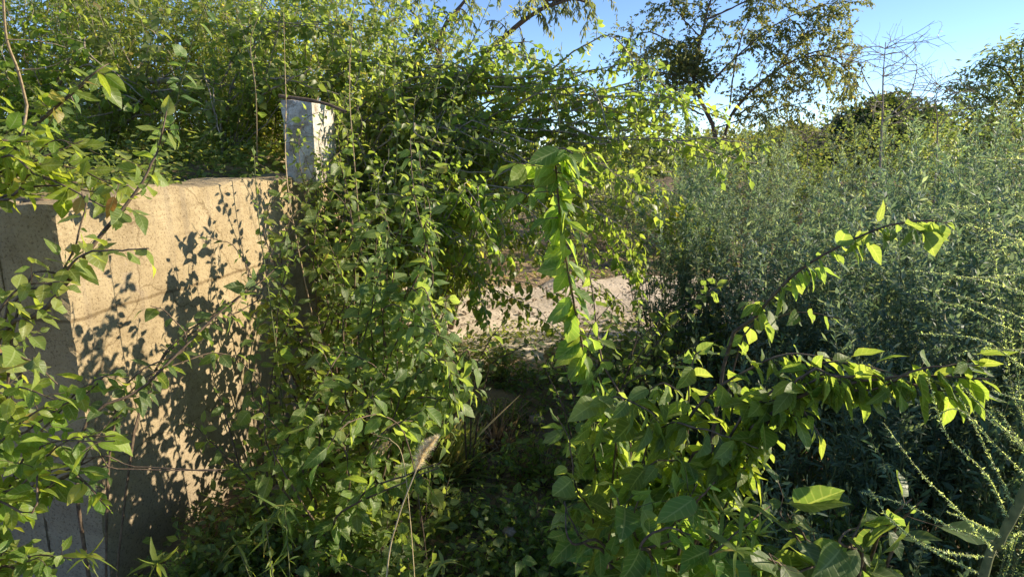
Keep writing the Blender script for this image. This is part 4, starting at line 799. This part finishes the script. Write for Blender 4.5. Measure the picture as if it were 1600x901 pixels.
# second, farther fine fronds behind it
p = Plant(gL(1590, 1.5))
for i in range(7):
    x0 = 1580 + R.random() * 90; y1 = 260 + R.random() * 420
    q = catmull([p.base, P(x0, 780, 1.45), P(x0 - 10 + 30 * R.standard_normal(), 500 + y1 * .3, 1.4), P(x0 - 60 + 40 * R.standard_normal(), y1, 1.35)], 24)
    p.tube(q, .002, .0007, 4); p.along(q, 'lfar', .008, .005, f0=.3, ang=35, droop=0, bias=.2, pinnate=True)
p.finish('feathery_weed', 'clump of tall thin feathery green stalks behind the bristly fronds', 'weed', bark=B['green'], leafm=L['frond'])

# ------------------------------------------------------------------ grasses and weeds
def plume(label, pts, r, hl, fl, dens, lm, name='grass_stalk'):
    q = catmull([P(*a) for a in pts], 26); p = Plant(q[0]); p.tube(q, r, r * .55, 5)
    al = arclen(q); m = q[al > al[-1] - hl]; p.tube(m, r, r * .5, 4)
    for _ in range(dens):
        k = R.integers(0, len(m) - 1); t = R.random(); pos = m[k] * (1 - t) + m[k + 1] * t; f = (k + t) / (len(m) - 1)
        n = 12; Pp = np.tile(pos, (n, 1)) + .0015 * R.standard_normal((n, 3)); tg = nrm(m[k + 1] - m[k])
        D = nrm(tg * .9 + .75 * nrm(R.standard_normal((n, 3)))); N = nrm(np.cross(D, R.standard_normal((n, 3))))
        p.add('blade', Pp, D, N, fl * (.6 + .7 * R.random(n)) * (.55 + .6 * math.sin(math.pi * min(1, .15 + f))))
    o = empty(name, p.base); tag(o, label, 'grass', 'grass stalks with seed heads'); p.wood('stalk', B['straw'], o); p.leaves('seed_head', lm, o); return o
plume('tall curved straw-coloured grass stalk with a fluffy pale plume', [(590, 1150, 1.28), (604, 900, 1.28), (622, 810, 1.27), (648, 740, 1.26), (662, 705, 1.25), (682, 682, 1.24)], .0019, .10, .016, 150, L['plume'])
p = Plant(P(650, 900, 1.9) * [1, 1, 0]); q = catmull([p.base, P(640, 800, 1.9), P(628, 710, 1.9), P(608, 684, 1.88)], 16); p.tube(q, .0016, .001, 4)
for k in range(9): p.twig(q[-1 - k // 3], (-.9 + .35 * R.standard_normal(), 0.1, -.6 + .4 * R.standard_normal()), .07, .0006, 'lfar', .012, .005, ang=20, droop=.3)
p.finish('grass_stalk', 'bent dry grass head hanging left of the fluffy plume', 'grass', 'grass stalks with seed heads', bark=B['straw'], leafm=L['dry'], wname='stalk', lname='seed_head')
def tuft(label, base, n, h, lm, spread=.5, w='blade', name='grass_tuft', cat='grass', grp='grass tufts', bark=None):
    p = Plant(base); Pp = np.tile(base, (n, 1)) + .05 * np.column_stack([R.standard_normal((n, 2)), np.zeros(n)]) * spread
    D = nrm(np.column_stack([spread * R.standard_normal((n, 2)), np.ones(n)])); N = nrm(np.cross(D, R.standard_normal((n, 3))) + Z3 * .3)
    p.add(w, Pp, D, N, h * (.5 + .6 * R.random(n))); o = p.leaves(name, lm, None, curl=.45, fold=.1); o.location = base
    tag(o, label, cat, grp); return o
tuft('tuft of dry straw-coloured grass in the shade before the dirt road', root(-.10, 3.75), 420, .30, L['dry'], .9)
tuft('dry grass tuft in the dark hollow below the first one', root(.12, 3.4), 240, .24, L['dry'], 1.0)
tuft('green grass tuft under the hanging leaves left of the dry tuft', root(-.42, 3.3), 300, .5, L['grass'], .45)
for (x, y, Y, s, lb) in [(1, 1, 1, 1, '')][:0]: pass
def weed(label, base, tips, size=.07):
    p = Plant(base)
    for tpt in tips:
        q = catmull([base, (base + P(*tpt)) / 2 + .02 * R.standard_normal(3), P(*tpt)], 14); p.tube(q, .0028, .0016, 5)
        p.along(q, 'weed', size * .8, .035, f0=.5, ang=65, droop=.7, bias=.5, pinnate=True, endscale=1)
        n = 9; a = np.arange(n) * 2.4; D = nrm(np.column_stack([np.cos(a), np.sin(a), .15 + .5 * R.random(n)])); N = nrm(Z3 - D * D[:, 2:3])
        p.add('weed', np.tile(q[-1], (n, 1)), D, N, size * (.6 + .5 * R.random(n)))
    return p.finish('narrow_leaved_weed', label, 'weed', 'narrow-leaved weeds', bark=B['green'], leafm=L['fine'], curl=.7)
weed('pale weed with whorls of narrow curled leaves at the lower right centre', gL(1160, 1.5), [(1162, 790, 1.3), (1130, 800, 1.3), (1180, 835, 1.25), (1150, 860, 1.2)])
weed('weed with curling strap leaves at the bottom centre', gL(690, 1.65), [(692, 880, 1.45)], .065)
weed('pale weed with strap leaves against the foot of the wall', gL(400, 1.9), [(415, 815, 1.75), (370, 850, 1.7), (445, 790, 1.8)], .055)
weed('weed with curved blades at the bottom left beneath the shaded wall', gL(235, 1.6), [(135, 870, 1.45), (245, 880, 1.4)], .065)
hero('leafy_shrub', 'bright ferny weed in the bottom left corner', gL(-60, 1.75), [
    (dict(size=.04, sp=.016, dens=16, f0=.5, key='mid', bias=.8), [(0, 920, 1.5), (30, 885, 1.45), (60, 870, 1.4)]),
    (dict(size=.04, sp=.016, dens=16, f0=.5, key='mid', bias=.8), [(-20, 920, 1.5), (-10, 880, 1.45), (10, 860, 1.4)])], lm='yellow', cat='weed', grp='weeds')

# ------------------------------------------------------------------ carpets nobody could count
def carpet(name, label, cat, n, xr, yr, key, size, lm, hz=.05, mask=None, curl=.1, lay=1.0):
    x = xr[0] + (xr[1] - xr[0]) * R.random(n); y = yr[0] + (yr[1] - yr[0]) * R.random(n)
    k = fbm(x, y, 2.2, 6) > -.25
    if mask is not None: k &= mask(x, y)
    x, y = x[k], y[k]; n = len(x); z = hgt(x, y) + .012 * fbm(x, y, 9, 1) + hz * R.random(n) ** 1.5 * (1.2 + fbm(x, y, 3, 9)).clip(.2) + .004
    D = nrm(np.column_stack([R.standard_normal((n, 2)), .35 * R.standard_normal(n)])); N = Z3 * lay + .45 * R.standard_normal((n, 3)); N = nrm(N - D * (N * D).sum(1, keepdims=True))
    p = Plant((0, 0, 0)); p.add(key, np.column_stack([x, y, z]), D, N, size * (.5 + R.random(n)))
    o = p.leaves(name, lm, None, curl=curl); tag(o, label, cat, None, 'stuff'); return o
onb = lambda x, y: (hgt(x, y) > 1.2)
carpet('bank_ground_cover', 'small creeping leaves covering the top of the bank behind the wall', 'ground cover', 60000, (-6, -1.3), (2.7, 7.5), 'far', .035, L['fine'], .16, onb)
carpet('leaf_litter', 'brown fallen leaves and bits strewn over the soil', 'leaf litter', 26000, (-2.5, 5), (1.4, 9.5), 'far', .035, L['dry'], .012, lambda x, y: (hgt(x, y) < 1.2) & ~((np.abs((y - 5.95) - .36 * (x + .3)) < 1.0) & (R.random(len(x)) > .16)))
carpet('ground_vines', 'low creeping green leaves over the shaded ground', 'ground cover', 26000, (-1.6, 3), (1.5, 4.9), 'mid', .042, L['broad'], .16, lambda x, y: (hgt(x, y) < .5) & ~((np.hypot(x + .02, (y - 3.4)) < .38) & (R.random(len(x)) > .15)))
def gravel(n):
    O = np.array([(1, 0, 0), (-1, 0, 0), (0, 1, 0), (0, -1, 0), (0, 0, .7), (0, 0, -.7)]); Fo = np.array([(0, 2, 4), (2, 1, 4), (1, 3, 4), (3, 0, 4), (2, 0, 5), (1, 2, 5), (3, 1, 5), (0, 3, 5)])
    k = R.integers(0, len(rp) // 2, n); q = rp[k, R.integers(1, 26, n)] + np.column_stack([.12 * R.standard_normal((n, 2)), np.zeros(n)])
    r = .006 + .016 * R.random(n) ** 3; V = q[:, None] + r[:, None, None] * (O[None] * (.7 + .7 * R.random((n, 1, 3))) + .25 * R.standard_normal((n, 6, 3))) 
    o = mesh_obj('road_gravel', V.reshape(-1, 3), (Fo[None] + 6 * np.arange(n)[:, None, None]).reshape(-1, 3), STONE, None, False); tag(o, 'small stones strewn over the pale dirt road', 'gravel', None, 'stuff')
gravel(2200)
carpet('verge_weeds', 'thin green weeds creeping in from the near edge of the dirt road', 'ground cover', 16000, (-1, 6), (4.5, 6.6), 'far', .04, L['fine'], .10, lambda x, y: (y < 5.35 + .36 * (x + .3) + .3 * fbm(x, y, 3, 2)))
carpet('verge_grass', 'patchy green growth on the verges of the dirt road', 'grass', 30000, (-3, 14), (7.4, 17), 'far', .06, L['fine'], .14, lambda x, y: (y > 7.2 + .36 * x) )

# ------------------------------------------------------------------ trees
def branch_tree(name, label, base, limbs, leaf, bark, lm, cat='tree', grp='trees against the sky', twn=7, tl=(.5, 1.1), r0=.05, sub=2, grav=-.5, up=.1, dens=3, mistle=None, wname='trunk', f0=.3, own=False):
    p = Plant(base)
    for (r, pts, f) in limbs: p.stem([P(*q) for q in pts] if f != 'root' else [base] + [P(*q) for q in pts], r, r * .25, dens=dens, f0=f0 if f != 'root' else .5, tl=tl, bias=(0, 0, up), leaf=leaf, sub=sub, grav=grav, wob=.006, res=18, own=own, taper=.3)
    for (c, rr, n) in (mistle or []):
        v = nrm(R.standard_normal((n, 3))) * (rr * R.random((n, 1)) ** .4) * [1, 1, .8]; D = nrm(v + .3 * R.standard_normal((n, 3)) * rr); N = nrm(np.cross(D, R.standard_normal((n, 3))))
        p.add('far', P(*c) + v, D, N, np.full(n, .09))
    return p.finish(name, label, cat, grp, bark=B[bark], leafm=L[lm], wname=wname, lname='crown')
LT = dict(key='far', size=.062, spacing=.020, ang=50, droop=.5, bias=.2, n=6)
bt = root(3.9, 12.2)
branch_tree('small_leaved_tree', 'open airy tree with dark slanting limbs and small yellowish leaves over the thicket', bt, [
    (.05, [(1118, 215, 12), (1085, 130, 12), (1100, 40, 12), (1130, -60, 12)], 'root'), (.035, [(1130, 225, 12), (1150, 170, 11.8), (1200, 120, 11.6), (1260, 85, 11.4), (1320, 75, 11.2)], 'root'),
    (.02, [(1150, 180, 12), (1200, 150, 12), (1250, 120, 12.2), (1330, 108, 12.3)], ''), (.02, [(1110, 130, 12), (1150, 90, 12), (1210, 40, 12), (1280, 10, 12), (1335, 0, 12)], ''),
    (.02, [(1090, 110, 12), (1050, 70, 12.2), (1010, 50, 12.4), (975, 75, 12.5)], ''), (.016, [(1100, 150, 12), (1060, 120, 11.8), (1010, 110, 11.6), (975, 90, 11.5)], ''),
    (.02, [(1105, 30, 12), (1150, 10, 12), (1200, -20, 12), (1250, -60, 12)], ''), (.016, [(1120, 200, 12), (1180, 180, 11.6), (1230, 165, 11.4), (1270, 160, 11.2)], ''),
    (.016, [(1095, 60, 12), (1060, 20, 12), (1030, -30, 12)], ''), (.016, [(1140, 170, 12), (1150, 90, 12.3), (1170, 30, 12.4), (1210, -30, 12.5)], ''),
    (.016, [(1100, 180, 12), (1050, 160, 12), (1000, 165, 12), (960, 190, 12)], ''), (.016, [(1200, 130, 11.8), (1250, 60, 11.8), (1300, 40, 11.6)], ''),
    (.02, [(1250, 90, 11.6), (1300, 90, 11.4), (1340, 130, 11.3)], '')], LT, 'brown', 'tree', mistle=[((1072, 92, 12), .30, 260), ((1055, 108, 11.9), .34, 260), ((1045, 84, 12.1), .30, 200), ((1092, 104, 12), .30, 200), ((1064, 130, 12), .34, 220), ((1080, 120, 12), .4, 260)], dens=17, tl=(.35, 1.0), sub=4)
LFe = dict(key='lfar', size=.085, spacing=.018, ang=35, droop=.9, bias=.1, n=6)
branch_tree('feathery_tree', 'feathery grey-green tree with drooping leaflets entering from the top edge', root(-1.5, 9.5), [
    (.05, [(690, 160, 9.2), (735, 110, 9), (775, 70, 8.9), (815, 35, 8.8), (855, 12, 8.7), (900, -5, 8.6), (960, -25, 8.5)], 'root'),
    (.05, [(680, 180, 9.2), (690, 60, 9), (720, 10, 9), (760, -50, 9)], 'root'), (.03, [(690, 90, 9), (660, 50, 9), (640, 10, 9), (600, -40, 9)], ''),
    (.03, [(775, 75, 8.9), (800, 80, 8.8), (820, 60, 8.7)], ''), (.025, [(815, 35, 8.8), (830, 0, 8.8), (870, -40, 8.8)], ''), (.03, [(690, 60, 9), (650, 80, 9), (610, 60, 9)], ''),
    (.025, [(850, 0, 8.7), (900, 0, 8.6), (930, 10, 8.6)], '')], LFe, 'brown', 'feather', tl=(.25, .6), dens=11, sub=3, grav=-1.2, up=-.1)
def sprays(p, clumps, key, size):
    for (x, y, Y, rx, rz_, n) in clumps:
        c = P(x, y, Y); v = R.standard_normal((n, 3)) * [rx * .5, rx * .5, rz_ * .42]; v[:, 2] -= .25 * rz_ * (np.hypot(v[:, 0], v[:, 1]) / rx) ** 2
        D = nrm(np.column_stack([v[:, 0] * .6 / rx, v[:, 1] * .6 / rx, np.zeros(n)]) + .6 * R.standard_normal((n, 3)) * [1, 1, .4] - [0, 0, .2]); N = nrm(Z3 + .5 * R.standard_normal((n, 3))); N = nrm(N - D * (N * D).sum(1, keepdims=True))
        p.add(key, c + v, D, N, size * (.6 + .7 * R.random(n)))
def dome(name, label, c, rx, rz_, n, size, lm, cat='tree', trunk=True, key='far', grp='trees against the sky'):
    c = np.array(c, float); base = np.array([c[0], c[1], float(hgt(c[0], c[1])) - .1]); p = Plant(base)
    p.tube(catmull([base, base * .5 + c * .5 + [.1, 0, 0], c], 8), .14, .06, 8)
    cl = nrm(R.standard_normal((70, 3))); cl[:, 2] = np.abs(cl[:, 2]) * 1.2 - .35; cl = nrm(cl)
    for d in cl:
        cc = c + d * [rx * .78, rx * .78, rz_ * .78]; p.tube(catmull([c - [0, 0, rz_ * .2], cc], 5), .03, .008, 4)
        m = n // 70; v = nrm(R.standard_normal((m, 3))) * (R.random((m, 1)) ** .5) * rx * .36; D = nrm(v * .8 + d * rx * .3 + .25 * rx * R.standard_normal((m, 3)) - [0, 0, rx * .25])
        N = nrm(d + .6 * R.standard_normal((m, 3))); N = nrm(N - D * (N * D).sum(1, keepdims=True)); p.add(key, cc + v, D, N, size * (.6 + .7 * R.random(m)))
    return p.finish(name, label, cat, grp, bark=B['brown'], leafm=lm, wname='trunk', lname='crown')
p = Plant(root(14.4, 18.5))
for k, (pts) in enumerate([[(1575, 240), (1585, 180), (1605, 120), (1640, 50)], [(1580, 200), (1550, 160), (1515, 138)], [(1592, 150), (1570, 110), (1540, 100)], [(1590, 170), (1620, 140), (1650, 120)], [(1578, 215), (1545, 190), (1510, 185)], [(1600, 130), (1595, 90), (1600, 60)]]):
    p.tube(catmull(([p.base] if k == 0 else []) + [P(x, y, 18.2) for x, y in pts], 14), .10 if k == 0 else .035, .02, 6)
sprays(p, [(1508, 135, 18, .55, .22, 252), (1535, 112, 18.2, .6, .22, 252), (1560, 92, 18, .55, .2, 228), (1590, 72, 18.2, .7, .25, 300), (1545, 150, 18.3, .7, .45, 540), (1580, 125, 18.4, .9, .4, 480), (1610, 100, 18, .9, .4, 480),
  (1515, 170, 17.8, .55, .2, 210), (1550, 185, 18, .8, .3, 300), (1600, 155, 18, .9, .4, 480), (1640, 60, 18, 1.0, .4, 480), (1498, 150, 18, .3, .12, 72), (1600, 195, 18, 1, .4, 300), (1650, 140, 18, 1.2, .7, 540)], 'lfar', .17)
p.finish('layered_tree', 'dark layered tree with feathery flat sprays at the far right', 'tree', 'trees against the sky', bark=B['brown'], leafm=L['feather'], wname='trunk', lname='crown')
dome('round_tree', 'dense dark round-topped tree beyond the thicket', P(1380, 238, 24), 2.1, 1.9, 24000, .20, L['dark'])
dome('round_tree', 'small hazy olive round tree just right of the airy tree', P(1235, 240, 30), 1.6, 1.1, 9000, .22, L['tree'])
dome('round_tree', 'low broad tree in the far gap below the airy tree', P(1150, 262, 34), 3.0, 1.5, 9000, .26, L['tree'])
dome('round_tree', 'far low tree at the right horizon under the layered tree', P(1520, 240, 36), 3.4, 1.5, 10000, .26, L['dark'])
dome('round_tree', 'distant tree behind the feathery tree', P(640, 225, 26), 3.0, 2.2, 9000, .22, L['feather'])
dome('round_tree', 'distant tree seen through the gap under the level stems', P(960, 262, 30), 3.4, 1.0, 9000, .24, L['dark'])
# leafless shrub
def dead(label, Y, limbs, r=.022):
    b = P(limbs[0][0][0], 300, Y); b[2] = float(hgt(b[0], b[1])); p = Plant(b)
    for k, l in enumerate(limbs):
        q = catmull(([b] if k == 0 else []) + [P(x, y, Y) for x, y in l], 14); p.tube(q, r if k == 0 else r * .5, r * .25, 5)
        for j in range(4 if k else 26):
            i = R.integers(len(q) // 3 if k == 0 else 2, len(q) - 1); sx = R.choice([-1, 1])
            t = p.twig(q[i], (sx * (1.0 + .3 * R.random()), .5 * R.standard_normal(), .35 + .5 * R.random()), .35 + .55 * R.random(), .006, None, 0, 0, grav=-.5, wander=.35, n=8)
            for _ in range(3):
                m = R.integers(2, 8); p.twig(t[m], nrm(t[m] - t[m - 1]) + .9 * R.standard_normal(3) + [0, 0, .3], .2 + .2 * R.random(), .003, 'lfar' if R.random() < .4 else None, .04, .05, wander=.4, n=5)
    return p.finish('leafless_shrub', label, 'shrub', 'leafless shrubs against the sky', bark=B['grey'], leafm=L['tree'], wname='branches')
dead('tall leafless twiggy shrub with a straight mast rising before the round dark tree', 10.5, [[(1378, 200), (1380, 120), (1384, 66)], [(1379, 170), (1350, 120), (1345, 95)], [(1380, 190), (1420, 150), (1432, 112), (1432, 100)], [(1380, 190), (1430, 160), (1455, 125)]])
dead('thin leafless shrub between the round dark tree and the layered tree', 11.5, [[(1465, 210), (1462, 160), (1470, 128)], [(1465, 200), (1490, 170), (1498, 150)]], .016)
dead('sparse leafless twigs over the gap beside the airy tree', 12, [[(1262, 235), (1258, 215), (1265, 196)], [(1262, 230), (1280, 210), (1290, 195)]], .012)
